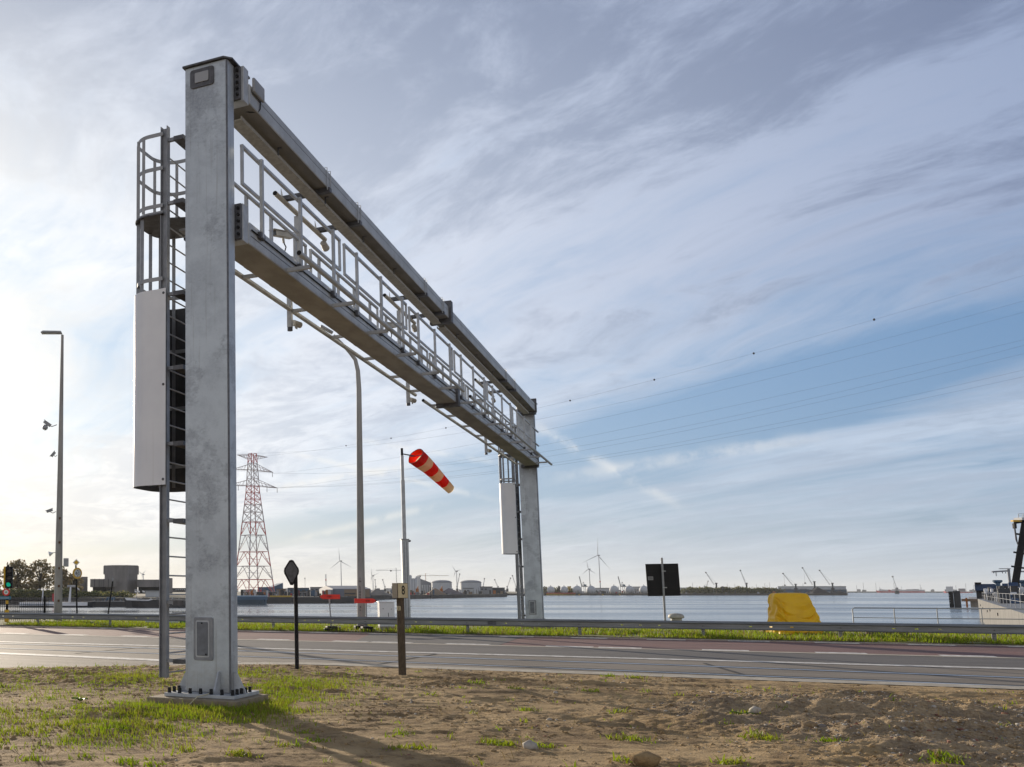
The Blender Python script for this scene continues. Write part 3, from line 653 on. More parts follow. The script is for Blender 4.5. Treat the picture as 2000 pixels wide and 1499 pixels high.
# small tufts and low weeds scattered over the soil
cen = []
for px, py, k in ((470, 1476, 60), (1455, 1402, 50), (1030, 1385, 30), (1010, 1350, 40), (1190, 1320, 60), (1240, 1324, 50), (1070, 1348, 25), (1150, 1350, 20), (990, 1457, 50), (960, 1452, 40), (1060, 1460, 45), (1215, 1443, 40), (1250, 1446, 30), (1500, 1448, 50), (1470, 1444, 40), (1620, 1456, 30), (1430, 1492, 60), (820, 1460, 35),
                      (780, 1458, 25), (790, 1432, 20), (900, 1345, 25), (1210, 1391, 30), (1220, 1486, 30), (930, 1335, 30), (1840, 1490, 40), (1850, 1494, 40), (690, 1310, 20), (560, 1455, 30), (360, 1465, 30), (250, 1490, 40), (300, 1496, 30), (170, 1480, 25), (60, 1485, 30), (840, 1357, 20), (620, 1446, 20), (600, 1432, 18)):
    c = hz(px, py); cen.append(np.array(c[:2])[None] + RNG.normal(0, .085, (k * 2, 2)))
for _ in range(260):
    c = np.array([RNG.uniform(-9, 13), RNG.uniform(-6, 8)]); cen.append(c[None] + RNG.normal(0, .05, (int(RNG.integers(3, 12)), 2)))
for _ in range(620):
    c = np.array([RNG.uniform(-9, .8), RNG.uniform(-6, 6.5)]); cen.append(c[None] + RNG.normal(0, .07, (int(RNG.integers(4, 16)), 2)))
cen = np.concatenate(cen); cen = cen[cen[:, 1] < np.interp(cen[:, 0], EX, EY) - .15]
blades('weed_tufts', cen, dirt_h(cen[:, 0], cen[:, 1]) - .005, .05, .009, dry=.12, lean=1.1)
vx = RNG.uniform(-26, 24, 70000); vy = 28.2 + RNG.beta(1., 2.2, 70000) * 9
k = fbm(vx, vy, .9, 4, 301) > -.22
vx, vy = vx[k], vy[k]; blades('verge_grass', np.stack([vx, vy], 1), 0 * vx - .02, .13, .016, dry=.2)
vx = RNG.uniform(-30, 26, 9000); vy = RNG.uniform(36, 45.4, 9000); blades('verge_grass', np.stack([vx, vy], 1), 0 * vx - .02, .10, .03, dry=.2)
sx = np.stack([RNG.uniform(-10, 13, 5200), RNG.uniform(-6, 8.3, 5200)], 1); sx = sx[fbm(sx[:, 0], sx[:, 1], 1.1, 3, 555) > .06]
blades('dry_stalks', sx, dirt_h(sx[:, 0], sx[:, 1]) - .01, .075, .0035, dry=.85, lean=1.3)
def stones(name, pts, zs, size, mats, mi=None):
    ico = np.array([(0, 0, 1), (.894, 0, .447), (.276, .851, .447), (-.724, .526, .447), (-.724, -.526, .447), (.276, -.851, .447), (.724, .526, -.447), (-.276, .851, -.447), (-.894, 0, -.447), (-.276, -.851, -.447), (.724, -.526, -.447), (0, 0, -1)])
    fc = np.array([(0, 1, 2), (0, 2, 3), (0, 3, 4), (0, 4, 5), (0, 5, 1), (1, 6, 2), (2, 7, 3), (3, 8, 4), (4, 9, 5), (5, 10, 1), (2, 6, 7), (3, 7, 8), (4, 8, 9), (5, 9, 10), (1, 10, 6), (11, 7, 6), (11, 8, 7), (11, 9, 8), (11, 10, 9), (11, 6, 10)])
    n = len(pts); v = ico[None] * RNG.uniform(.7, 1.25, (n, 12, 1)) * (size * np.array([1, .8, .6]))[None, None] if np.isscalar(size) else ico[None] * RNG.uniform(.7, 1.25, (n, 12, 1)) * size[:, None, None] * np.array([1, .85, .62])
    a = RNG.uniform(0, 6.28, n); ca, sa = np.cos(a)[:, None], np.sin(a)[:, None]
    v = np.stack([v[..., 0] * ca - v[..., 1] * sa + pts[:, :1], v[..., 0] * sa + v[..., 1] * ca + pts[:, 1:2], v[..., 2] + zs[:, None]], -1)
    F = (fc[None] + (np.arange(n) * 12)[:, None, None]).reshape(-1, 3)
    return tag(bulk(name, v.reshape(-1, 3), F, mats, idx=None if mi is None else np.repeat(mi, 20)), kind='stuff')
ST = [mat('stone_grey', (.27, .245, .215), (.19, .17, .15), .85, 0, 9), mat('stone_pale', (.46, .42, .36), (.34, .3, .25), .85, 0, 9), mat('stone_brick', (.25, .105, .065), (.17, .08, .06), .9, 0, 9), DIRT]
pp = np.concatenate([np.array(c)[None] + RNG.normal(0, r * .62, (int(800 * r), 2)) for c, r in GRAV]); pp = pp[fbm(pp[:, 0], pp[:, 1], .9, 4, 777) > -.05]; pp = pp[(pp[:, 1] < 8.4) & (pp[:, 1] > -9.4) & (pp[:, 0] < 15)]
stones('gravel', pp, dirt_h(pp[:, 0], pp[:, 1]) + .002, np.clip(RNG.gamma(2., .006, len(pp)), .004, .05), ST, RNG.choice(4, len(pp), p=[.22, .22, .08, .48]))
pp = np.stack([RNG.uniform(-10, 14, 42000), RNG.uniform(-8, 8.7, 42000)], 1); pp = pp[(fbm(pp[:, 0], pp[:, 1], .8, 4, 401) + .35 * fbm(pp[:, 0], pp[:, 1], 4., 3, 411) > .03) & (pp[:, 1] < np.interp(pp[:, 0], EX, EY) - .1)]
stones('soil_clods', pp, dirt_h(pp[:, 0], pp[:, 1]), np.clip(RNG.gamma(1.8, .007, len(pp)), .004, .05), ST, RNG.choice(4, len(pp), p=[.05, .05, .02, .88]))
for i, (px, py, s, lab) in enumerate(((400, 1312, .09, 'small pale rock lying in the dirt right behind the near pillar'), (1034, 1463, .11, 'pale flat rock in the middle of the dirt field'), (1262, 1496, .17, 'brown rock at the bottom edge of the dirt field'), (1582, 1432, .12, 'brown clod of rubble among the soil heaps'), (1474, 1403, .10, 'pale squared block beside a green weed on a gravel heap'), (1605, 1432, .09, 'grey lump of rubble beside the brown clod'), (1860, 1432, .07, 'grey cobble on the gravel at the right'))):
    c = hz(px, py); q = stones('rock', np.array([[c[0], c[1]]]), np.array([dirt_h(np.array([c[0]]), np.array([c[1]]))[0] + s * .25]), np.array([s]), [ST[[1, 1, 3, 3, 1, 0, 0][i]]])
    del q['kind']; tag(q, lab, 'rock')
LEAF = mat('weed_leaf', (.06, .13, .012), (.09, .16, .02), .5, 0, 4, trans=.3)
for px, py, k, s, lab in ((157, 1373, 9, .16, 'broad leaved green weed on bare soil left of the near pillar'), (1452, 1404, 7, .15, 'broad leaved green weed on a gravel heap at the right')):
    c = hz(px, py); z = dirt_h(np.array([c[0]]), np.array([c[1]]))[0]; b = MB()
    for j in range(k):
        a = j * 2.4; d = np.array([math.cos(a), math.sin(a), 0]); q = np.array([-d[1], d[0], 0]); l = s * random.uniform(.7, 1.2); p0 = np.array([c[0], c[1], z])
        up = np.array([0, 0, 1.])
        v = [p0, p0 + d * l * .4 + q * l * .22 + up * l * .4, p0 + d * l * .9 + q * l * .14 + up * l * .42, p0 + d * l * 1.1 + up * l * .3, p0 + d * l * .9 - q * l * .14 + up * l * .42, p0 + d * l * .4 - q * l * .22 + up * l * .4, p0 + d * l * .55 + up * l * .34]
        b.add(v, [(0, 1, 6), (1, 2, 6), (2, 3, 6), (3, 4, 6), (4, 5, 6), (5, 0, 6)])
    tag(b.build('leafy_weed', LEAF, smooth=60), lab, 'weed')
# ================================================================== crash barrier
GY = 28.75
gb = thing('crash_barrier', 'long grey steel crash barrier on posts along the far side of the road', 'barrier', (0, GY, 0))
prof = [(.10, .64), (.03, .645), (-.05, .60), (-.075, .565), (-.055, .54), (-.005, .528), (-.005, .475), (-.005, .425), (-.005, .375), (-.03, .345), (-.06, .335), (-.02, .322), (.06, .322)]
postx = [-37.6 + 4.48 * k for k in range(16)]
slots = [x + 4.48 * f for x in postx for f in (.36, .51, .66)]
xs = sorted(set([-60., 45.] + [round(a + d, 4) for a in slots for d in (-.055, .055)]))
b = MB(); n = len(prof)
for x in xs: b.v += [(x, GY + p[0], p[1]) for p in prof]
hole = {round(a - .055, 4) for a in slots}
for i in range(len(xs) - 1):
    for j in range(n - 1):
        if j == 6 and xs[i] in hole:                          # a slot is a real hole in the web
            o = len(b.v); x0, x1 = xs[i], xs[i + 1]; z0, z1 = prof[7][1], prof[6][1]; y = GY - .005
            b.v += [(x0 + .005, y, z0 + .012), (x1 - .005, y, z0 + .012), (x1 - .005, y, z1 - .004), (x0 + .005, y, z1 - .004)]
            a0, a1, c1, c0 = i * n + 7, (i + 1) * n + 7, (i + 1) * n + 6, i * n + 6
            b.f += [(a0, a1, o + 1, o), (a1, c1, o + 2, o + 1), (c1, c0, o + 3, o + 2), (c0, a0, o, o + 3)]; b.m += [0] * 4
        else: b.f.append((i * n + j, (i + 1) * n + j, (i + 1) * n + j + 1, i * n + j + 1)); b.m.append(0)
rl = b.build('rail', RAILM, gb, smooth=20)
p0 = None
for x in postx:
    if p0 is None:
        p0 = MB().box(x - .06, x + .06, GY + .105, GY + .16, -.2, .56).build('post', RAILM, gb); px0 = x
        MB().tube([(x, GY - .03, .45), (x, GY + .1, .45)], .022, 8).build('bolt', DARKST, p0)
    else: dup(p0, (x - px0, 0, 0))
MB().box(-.9, -.55, GY - .0095, GY - .0055, .37, .53).build('splice_plate', DARKST, gb)
# ================================================================== furniture on the near side
def tilt_path(p, h, lean=(0, 0)): return [np.array(p, float), np.array(p, float) + np.array([lean[0], lean[1], h])]
t = thing('marker_post', 'dark diamond plate marker on a black round post in the dirt', 'marker', (-1.25, 6.1, 0))
c = hz(580, 1306); c = np.array([-1.25, 6.2, 0]) if False else c
ORG[t.name] = c; t.location = Vector(c)
MB().tube([c - (0, 0, .1), c + (0, 0, 2.25)], .048, 12).build('post', BLACKP, t, smooth=40)
cc = c + np.array([-.075, -.075, 2.26]); poly = [(0, .265), (.05, .25), (.17, .06), (.18, 0), (.17, -.06), (.035, -.33), (-.03, -.33), (-.17, -.06), (-.18, 0), (-.17, .06), (-.05, .25)]
MB().plate(poly, cc, (RT[0], RT[1], 0), (0, 0, 1), .025).build('diamond_plate', BLACKP, t, bevel=.008)
MB().plate([(p * .8, q * .8) for p, q in poly], cc + np.array([FL[0], FL[1], 0]) * -.03, (RT[0], RT[1], 0), (0, 0, 1), -.003).build('plate_rim', DARKST, t)
c = hz(786, 1318); t = thing('number_post', 'old square wooden post carrying a box with the number 8', 'post', c)
axw, ayw = np.array([math.cos(R(8)), math.sin(R(8)), 0]), np.array([-math.sin(R(8)), math.cos(R(8)), 0]); Z = np.array([0, 0, 1.])
MB().obox(c + Z * .85, axw, ayw, Z, .076, .07, .95).build('wooden_post', WOODP, t, bevel=.012)
ang = R(45); bx_, by_ = np.array([math.cos(ang), math.sin(ang), 0]), np.array([-math.sin(ang), math.cos(ang), 0])
bc = c + Z * 1.80 + np.array([-.0, -.02, 0])
SIGNC = mat('sign_cream', (.60, .52, .33), (.5, .42, .25), .6, 0, 5)
bb = MB().obox(bc, bx_, by_, Z, .125, .12, .165).build('number_box', WOODP, t, bevel=.008)
fa = np.array([math.cos(R(17)), math.sin(R(17)), 0])
MB().obox(bc - by_ * .123 + bx_ * .004, bx_, by_, Z, .118, .0025, .155).build('number_panel', SIGNC, t, bevel=.003)
text('8', .27, bc - by_ * .128 + bx_ * .01, bx_, Z, BLACK, t, 'number', font_scale_x=.62)
MB().obox(c + Z * 1.42 - ayw * .0725 - axw * .03, axw, ayw, Z, .04, .002, .045).build('small_plate', SIGNC, t)
text('2', .085, c + Z * 1.42 - ayw * .077 - axw * .03, axw, Z, BLACK, t, 'number')
# ================================================================== along the quay
fc = lambda c: np.array([RT[0], RT[1], 0.])
RX = np.array([RT[0], RT[1], 0.]); FX = np.array([FL[0], FL[1], 0.])
def depth_of(p): return (p - CAM) @ FL
# tall lamp column at the left
c = hz(113, 1212); D = depth_of(c)
POLEG = mat('concrete_pole', (.36, .35, .33), (.27, .26, .24), .75, 0, 2, 6, stretch=(1, 1, .3))
t = thing('lamp_column', 'tall tapered concrete lamp column with a flat lamp head at far left', 'lamp post', c)
MB().tube([c - Z * .3, c + Z * 18.1], .27, 12, r1=.085).build('column', POLEG, t, smooth=30)
for z, w in ((3.2, .05), (4.8, .06), (2.1, .06), (6.3, .05), (1.2, .06)): MB().obox(c + Z * z - FX * .27 + RX * .06, RX, FX, Z, w, .02, .07).build('cover', mat('rust', (.12, .06, .03), rough=.9), t)
h = at(100, 648, D); MB().plate([(-.68, 0), (.68, 0), (.62, .13), (-.55, .15), (-.68, .07)], h - Z * .07, RX, Z, -.5).build('lamp_head', GREYP, t, bevel=.03)
for k in (-.35, .1): MB().obox(h + RX * k - Z * .078 + FX * .22, RX, FX, Z, .2, .12, .006).build('lamp_lens', mat('lens', (.6, .6, .56), rough=.3), t)
MB().obox(at(129, 1099, D), RX, FX, Z, .15, .12, .26).build('junction_box', GREYP, t, bevel=.01)
def pole_camera(px, py, s, tiltd, lab, arm, nm='surveillance_camera', dome=False):
    p = at(px, py, D - .1); t = thing(nm, lab, 'camera', p)
    a = np.array([math.cos(tiltd), 0, math.sin(tiltd)]); ax = RX * a[0] + Z * a[2]; u = np.cross(ax, FX); u = u if u[2] > 0 else -u
    MB().obox(p, ax, FX, u, .2 * s, .08 * s, .07 * s).build('housing', GREYP, t, bevel=.02)
    MB().obox(p + u * .085 * s, ax, FX, u, .25 * s, .1 * s, .008).build('sun_hood', GREYP, t)
    MB().tube([p - u * .06 * s, p + RX * arm * .5 - Z * .15 * s, p + RX * arm - Z * .05 * s], .022 * s, 8).build('arm', GREYP, t)
    return p, t
p, t = pole_camera(92, 828, 1.25, R(-35), 'grey camera with a dome on a long arm, topmost on the lamp column', .62)
MB().lathe(p + np.array([0, 0, -.42]) - RX * .12, [(.05, 0), (.16, .08), (.18, .2), (.12, .34)], 12).build('dome', GREYP, t, smooth=50)
pole_camera(104, 888, .95, R(50), 'small grey camera tilted up, second from the top on the lamp column', .25)
pole_camera(97, 998, 1.0, R(20), 'slim pale lamp arm, third from the top on the lamp column', .4, 'flood_light')
p = at(101, 1081, D - .1); t = thing('loudspeaker', 'pale horn loudspeaker, lowest device on the lamp column', 'loudspeaker', p)
MB().tube([p - RX * .16 - Z * .05, p + RX * .02, p + RX * .06 + Z * .03], [.17, .06, .05], 12).build('horn', WHITEP, t, smooth=50)
MB().tube([p + RX * .06 + Z * .03, p + RX * .3 + Z * .05], .02, 8).build('arm', GREYP, t)
# traffic light at the left edge
c = hz(13, 1216); D2 = depth_of(c)
t = thing('traffic_light', 'traffic light showing green with red ring sign on a yellow and black pole', 'traffic light', c)
for i, (z0, z1, m) in enumerate(((-.1, .35, YEL), (.35, .55, BLACKP), (.55, .72, YEL), (.72, 1.05, BLACKP), (1.05, 1.25, YEL), (1.25, 1.45, BLACKP))): MB().tube([c + Z * z0, c + Z * z1], .13 if i < 3 else .08, 12).build('pole', m, t, smooth=40)
MB().tube([c + Z * 1.45, c + Z * 3.3 ], .06, 10).build('pole', BLACKP, t, smooth=40)
h = at(18, 1128, D2 - .15)
hs = MB().obox(h, RX, FX, Z, .2, .16, .62).build('signal_head', BLACKP, t, bevel=.03)
MB().obox(h - RX * .26, RX, FX, Z, .05, .14, .62).build('yellow_side', YEL, t, bevel=.01)
GREEN = bpy.data.materials.new('green_light'); GREEN.use_nodes = True; _b = GREEN.node_tree.nodes['Principled BSDF']; _b.inputs['Base Color'].default_value = (.0, .18, .12, 1); _b.inputs['Emission Color'].default_value = (.0, .30, .19, 1); _b.inputs['Emission Strength'].default_value = .7
for k, m in ((.4, mat('dark_red_lens', (.03, .008, .006), rough=.3)), (0., mat('dark_amber_lens', (.03, .015, .006), rough=.3)), (-.4, GREEN)):
    o = h + Z * k - FX * .162; MB().plate(circ(.14, 20), o, RX, Z, -.006).build('lens', m, t)
    pts_ = [(math.cos(R(a)) * .16, math.sin(R(a)) * .16) for a in range(-20, 201, 20)]; v = []
    for i, (a, b_) in enumerate(pts_): v += [o + RX * a + Z * b_, o + RX * a * .95 + Z * (b_ * .95 - .05) - FX * .22]
    MB().add(v, [(2 * i, 2 * i + 1, 2 * i + 3, 2 * i + 2) for i in range(len(pts_) - 1)]).build('visor', BLACKP, t)
s_ = at(12, 1157, D2 - .15)
MB().plate(circ(.215, 28), s_, RX, Z, .02).build('round_sign', REDP, t); MB().plate(circ(.135, 24), s_ - FX * .022, RX, Z, .003).build('sign_face', WHITE, t)
MB().plate([(-.08, -.05), (.08, -.05), (.05, .05), (-.03, .04)], s_ - FX * .027, RX, Z, .003).build('sign_symbol', mat('pale_green', (.3, .5, .38)), t)
MB().obox(at(10, 1168, D2 - .15), RX, FX, Z, .34, .012, .085).build('blue_plate', mat('plate_blue', (.02, .17, .27), rough=.4), t)
for k in (.03, -.03): MB().obox(at(9, 1168, D2 - .15) + Z * k - FX * .0145, RX, FX, Z, .25, .002, .012).build('writing_line', mat('plate_grey', (.35, .45, .5)), t)
# bar fence
f = thing('bar_fence', 'black steel bar fence on the quay at far left', 'fence', hz(60, 1214))
A_, B_ = hz(-30, 1214), hz(97, 1213); 
for z in (.12, 1.25): MB().bar(A_ + Z * z, B_ + Z * z, .04).build('rail', BLACKP, f)
for i in range(34):
    p = A_ + (B_ - A_) * (i / 34.); MB().tube([p, p + Z * 1.42], .015, 6).build('bar', BLACKP, f)
MB().obox(at(87, 1188, depth_of(B_)), RX, FX, Z, .06, .06, .72).build('gate_post', BLACKP, f)
# sign with height limit, and the leaning post
c = hz(151, 1214); D3 = depth_of(c)
t = thing('road_sign', 'round yellow rimmed height limit sign under a small yellow diamond sign', 'road sign', c)
MB().tube([c - Z * .2, at(148, 1096, D3)], .05, 10).build('post', BLACKP, t, smooth=40)
o = at(151, 1120, D3 - .1); MB().plate([(p * .86, q) for p, q in circ(.335, 32)], o, RX, Z, .02).build('sign_disc', mat('sign_amber', (.60, .37, .06), rough=.5), t)
MB().plate([(p * .86, q) for p, q in circ(.225, 28)], o - FX * .022 + RX * .02, RX, Z, .003).build('sign_face', mat('sign_grey', (.52, .56, .6), rough=.5), t)
for sg in (1, -1): MB().plate([(-.06, .19 * sg), (.06, .19 * sg), (0, .13 * sg)][::sg], o - FX * .029 + RX * .02, RX, Z, -.002).build('sign_arrow', BLACKP, t)
text('6', .26, o - FX * .028 - RX * .045, RX, Z, BLACKP, t); text('0', .13, o - FX * .028 + RX * .09 + Z * .05, RX, Z, BLACKP, t); text('m', .13, o - FX * .028 + RX * .09 - Z * .07, RX, Z, BLACKP, t)
o = at(149, 1099, D3 - .1); MB().plate([(0, .21), (.21, 0), (0, -.21), (-.21, 0)][::-1], o, RX, Z, .015).build('diamond_sign', WHITEP, t); MB().plate([(0, .14), (.14, 0), (0, -.14), (-.14, 0)][::-1], o - FX * .017, RX, Z, .003).build('diamond_face', YEL, t)
c = hz(209, 1213); D4 = depth_of(c); t = thing('leaning_post', 'thin dark post leaning to the right in front of the barges', 'post', c)
MB().tube([c - Z * .1, at(220, 1136, D4)], .045, 10).build('shaft', BLACKP, t); MB().tube([at(220, 1135, D4), at(221, 1129, D4)], .05, 8).build('tip', GREYP, t)
# pipes and boards lying in the verge at the left
c = hz(345, 1220); t = thing('pipe', 'pale plastic pipe with a green end lying in the verge', 'pipe', c)
MB().tube([hz(285, 1219) + Z * .12, hz(352, 1220) + Z * .12], .09, 12).build('pipe_body', mat('pale_plastic', (.5, .55, .53)), t); MB().tube([hz(353, 1220) + Z * .12, hz(375, 1220) + Z * .12], .1, 12).build('green_end', mat('green_plastic', (.01, .17, .08)), t)
tag(MB().bar(hz(180, 1220) + Z * .05, hz(268, 1221) + Z * .05, .14, .06).build('board', GREYP), 'thin grey board lying in the verge under the leaning post', 'board')
tag(MB().obox(hz(180, 1219) + Z * .06, RX, FX, Z, .12, .1, .07).build('stone_block', CONC, bevel=.02), 'small grey block at the left end of the board in the verge', 'block')
# red arrow signs on trailing feet
for (px, yb, yt, x0, x1, left, lab, lean) in ((647, 1232, 1164, 622, 664, True, 'red arrow sign pointing left', -4), (716, 1233, 1170, 692, 737, False, 'red arrow sign pointing right', -1)):
    c = hz(px, yb); D5 = depth_of(c); t = thing('arrow_sign', lab + ', on a thin grey post behind the barrier', 'sign', c, 'red arrow signs')
    MB().tube([c, at(px + lean, yt, D5)], .035, 8).build('post', GREYP, t)
    o = at((x0 + x1) / 2, (1166 if left else 1174), D5 - .06); hw = (x1 - x0) / 2 * D5 / (FPX / math.cos(PIT)); hh = .105
    pl = [(hw, hh), (-hw + .2, hh), (-hw + .05, .03), (-hw + .05, -.03), (-hw + .2, -hh), (hw, -hh)]; tip = [(-hw + .085, .045), (-hw, 0), (-hw + .085, -.045)]
    if not left: pl = [(-p, q) for p, q in pl][::-1]; tip = [(-p, q) for p, q in tip][::-1]
    MB().plate(pl[::-1], o, RX, Z, .02).build('arrow_board', REDP, t); MB().plate(tip[::-1], o - FX * .003, RX, Z, .024).build('black_tip', BLACK, t)
    text('K38', .11, o - FX * .03 + RX * (0 if left else .08), RX, Z, mat('dark_red', (.12, .01, .01)), t)
    w = MB().obox(c + Z * .11 - FX * .1, RX, FX, Z, .24, .3, .1).build('ballast_foot', BLACK, t, bevel=.04); MB().obox(c + Z * .08 - FX * .5 - RX * .2, RX, FX, Z, .2, .12, .05).build('ballast_foot', BLACK, t, bevel=.03)
tag(MB().obox(hz(662, 1231) + Z * .09, RX, FX, Z, .12, .1, .08).build('crumpled_bag', mat('pale_plastic2', (.5, .5, .55), (.4, .25, .25), .5, 0, 12), bevel=.05), 'crumpled pale bag beside the foot of the left arrow sign', 'bag')
# white cabinet
c = hz(757, 1231); D6 = depth_of(c); t = thing('equipment_cabinet', 'white metal cabinet marked 1 beside the windsock mast', 'cabinet', c)
hw = 14.7 * D6 / 1966; MB().obox(c + Z * .72 + FX * .25, RX, FX, Z, hw, .25, .56).build('cabinet_body', WHITEP, t, bevel=.015); MB().obox(c + Z * 1.295 + FX * .25, RX, FX, Z, hw + .03, .28, .012).build('cabinet_roof', WHITEP, t, bevel=.005)
MB().obox(c + Z * .06 + FX * .25, RX, FX, Z, hw, .25, .1).build('plinth', CONC, t)
MB().obox(c + Z * .70 - FX * .002 + RX * .06, RX, FX, Z, .012, .002, .09).build('number', BLACK, t)
for a, b_ in ((-.18, .98), (.2, .96)): MB().tube([c + RX * a + Z * b_ - FX * .002, c + RX * a + Z * b_ - FX * .01], .025, 8).build('lock', GREYP, t)
# windsock mast
c = hz(795, 1230); D7 = depth_of(c); t = thing('windsock_mast', 'grey mast with square lower section holding the windsock', 'mast', c)
mz = at(790, 1055, D7)[2]; tz = at(784, 886, D7)[2]
MB().obox(c + Z * mz / 2, RX, FX, Z, .16, .16, mz / 2).build('lower_mast', GALVP, t, bevel=.02)
MB().obox(c + Z * (mz + .02), RX, FX, Z, .19, .19, .02).build('mast_plate', GREYP, t)
for k in (-.06, .06): MB().obox(c + Z * mz / 2 + RX * k - FX * .162, RX, FX, Z, .012, .002, mz / 2 - .1).build('seam', WELD, t)
MB().tube([c + Z * mz, c + Z * (tz - 1.3)], .095, 12).build('middle_mast', GALVP, t, smooth=40); MB().tube([c + Z * (tz - 1.3), c + Z * (tz - .1)], .075, 12).build('upper_mast', GALVP, t, smooth=40)
MB().tube([c + Z * (tz - .1), c + Z * (tz + .25)], .06, 10).build('swivel', BLACKP, t, smooth=40)
cl = at(797, 1057, D7); MB().tube([c + Z * mz - Z * .08 + RX * .16, cl + RX * .1], .04, 8).build('clamp_lamp', DARKST, t); MB().obox(cl + RX * .05, RX, FX, Z, .07, .05, .04).build('clamp_lamp', DARKST, t)
sw = c + Z * (tz - .02); mouth = sw + RX * .66 + FX * .05 - Z * .10; MB().tube([sw, mouth - RX * .05], .03, 8).build('arm', DARKST, t)
sd = RX * 1.22 + FX * .75 - Z * .95; sd /= np.linalg.norm(sd)
SRED = mat('sock_red', (.75, .02, .012), (.62, .012, .01), .7, 0, 3, trans=.5); SCR = mat('sock_cream', (.75, .62, .42), (.64, .52, .34), .7, 0, 3, trans=.5); SOR = mat('sock_orange', (.95, .16, .02), rough=.7, trans=.7)
w = thing('windsock', 'red and cream striped windsock blowing down to the right', 'windsock', mouth)
L = 2.75; b = MB(); NSEG, NR = 24, 26; a0 = np.cross(sd, Z); a0 /= np.linalg.norm(a0); a1 = np.cross(a0, sd); rows = []
for i in range(NSEG + 1):
    q = i / NSEG; rr = .435 * (1 - q) + .215 * q; cen_ = mouth + sd * L * q + Z * (.10 * math.sin(q * 3.0)) * (1 - .4 * q)
    for j in range(NR):
        a = 2 * math.pi * j / NR; r2 = rr * (1 + .035 * math.sin(3 * a + 5 * q) + .03 * math.sin(5 * a - 9 * q)); b.v.append(tuple(cen_ + a0 * math.cos(a) * r2 + a1 * math.sin(a) * r2))
def sockpart(name, i0, i1, m):
    k = MB(); k.v = b.v[i0 * NR:(i1 + 1) * NR]; k.f = [(i * NR + j, i * NR + (j + 1) % NR, (i + 1) * NR + (j + 1) % NR, (i + 1) * NR + j) for i in range(i1 - i0) for j in range(NR)]; k.m = [0] * len(k.f)
    return k.build(name, m, w, smooth=60)
for i, (i0, i1) in enumerate(((0, 4), (4, 8), (8, 12), (12, 16), (16, 20), (20, 24))): sockpart('red_stripe' if i % 2 == 0 else 'cream_stripe', i0, i1, SRED if i % 2 == 0 else SCR)
lin_ = MB(); lin_.v = [tuple(np.array(v) * 1) for v in b.v[0:4 * NR]]; cx_ = [np.mean(np.array(b.v[i * NR:(i + 1) * NR]), 0) for i in range(4)]
lin_.v = [tuple(cx_[i // NR] + (np.array(b.v[i]) - cx_[i // NR]) * .985) for i in range(4 * NR)]; lin_.f = [(i * NR + j, i * NR + (j + 1) % NR, (i + 1) * NR + (j + 1) % NR, (i + 1) * NR + j) for i in range(3) for j in range(NR)]; lin_.m = [0] * len(lin_.f); lin_.build('lining', SOR, w, smooth=60)
MB().tube([np.array(b.v[j % NR]) for j in range(NR + 1)], .014, 6).build('hoop', DARKST, w)
MB().tube([mouth + a0 * .41, mouth - a0 * .41], .018, 6).build('hoop_bar', DARKST, w)
# tall curved street lamp
c = hz(706, 1231); D8 = depth_of(c); t = thing('street_lamp', 'tall pale curved street lamp standing behind the right arrow sign', 'street lamp', c)
MB().tube([c - Z * .1, at(701, 760, D8)], .20, 14, r1=.12).build('column', POLEG, t, smooth=40)
top = [at(701, 760, D8), at(699, 725, D8), at(694, 703, D8), at(684, 690, D8), at(668, 672, D8), at(652, 655, D8)]
MB().tube(top, .12, 12, r1=.06).build('curved_arm', POLEG, t, smooth=40)
h = at(638, 644, D8); ax = (at(650, 652, D8) - at(626, 638, D8)); ax /= np.linalg.norm(ax); MB().obox(h, ax, FX, np.cross(ax, FX), .34, .16, .05).build('lamp_head', GREYP, t, bevel=.03)
for i, ch in enumerate('1N L5880'):
    if ch != ' ': text(ch, .13, at(701.6, 1131 + i * 5.2, D8) - FX * .215, RX, Z, BLACKP, t, 'column_number')
for i, ch in enumerate('XL'): text(ch, .13, at(702.3, 1186 + i * 5.5, D8) - FX * .215, RX, Z, BLACKP, t, 'column_number')
MB().obox(c + Z * .08, RX, FX, Z, .32, .3, .12).build('column_foot', BLACK, t, bevel=.03)
# back of the big sign
c = hz(1300, 1229); D9 = depth_of(c); t = thing('sign_board', 'black back of a large square sign with a grey post in front', 'sign', c)
q = [at(1260, 1102, D9), at(1324, 1101, D9), at(1329, 1164, D9), at(1265, 1165, D9)]; o = sum(q) / 4
MB().plate([(((p - o) @ RX), (p - o)[2]) for p in q][::-1], o, RX, Z, .03).build('board', BLACKP, t, bevel=.01)
for yy in (1116, 1148): MB().obox(at(1294 + (yy - 1130) * .08, yy, D9) - FX * .036, RX, FX, Z, .68, .008, .02).build('stiffener', BLACK, t)
MB().tube([c - Z * .2, at(1290.5, 1090, D9) - FX * .10], .05, 10).build('post', GREYP, t, smooth=40)
for yy in (1116, 1148): MB().obox(at(1291 + (yy - 1090) * .075, yy, D9) - FX * .16, RX, FX, Z, .1, .012, .02).build('clamp', GALVP, t)
st_ = at(1270, 1130, D9) - FX * .034; MB().obox(st_, RX, FX, Z, .125, .002, .085).build('sticker', mat('sticker_grey', (.3, .3, .31)), t)
for k in (.045, .015, -.015, -.045): MB().obox(st_ - FX * .0035 + Z * k, RX, FX, Z, .10, .001, .006).build('writing_line', BLACKP, t)
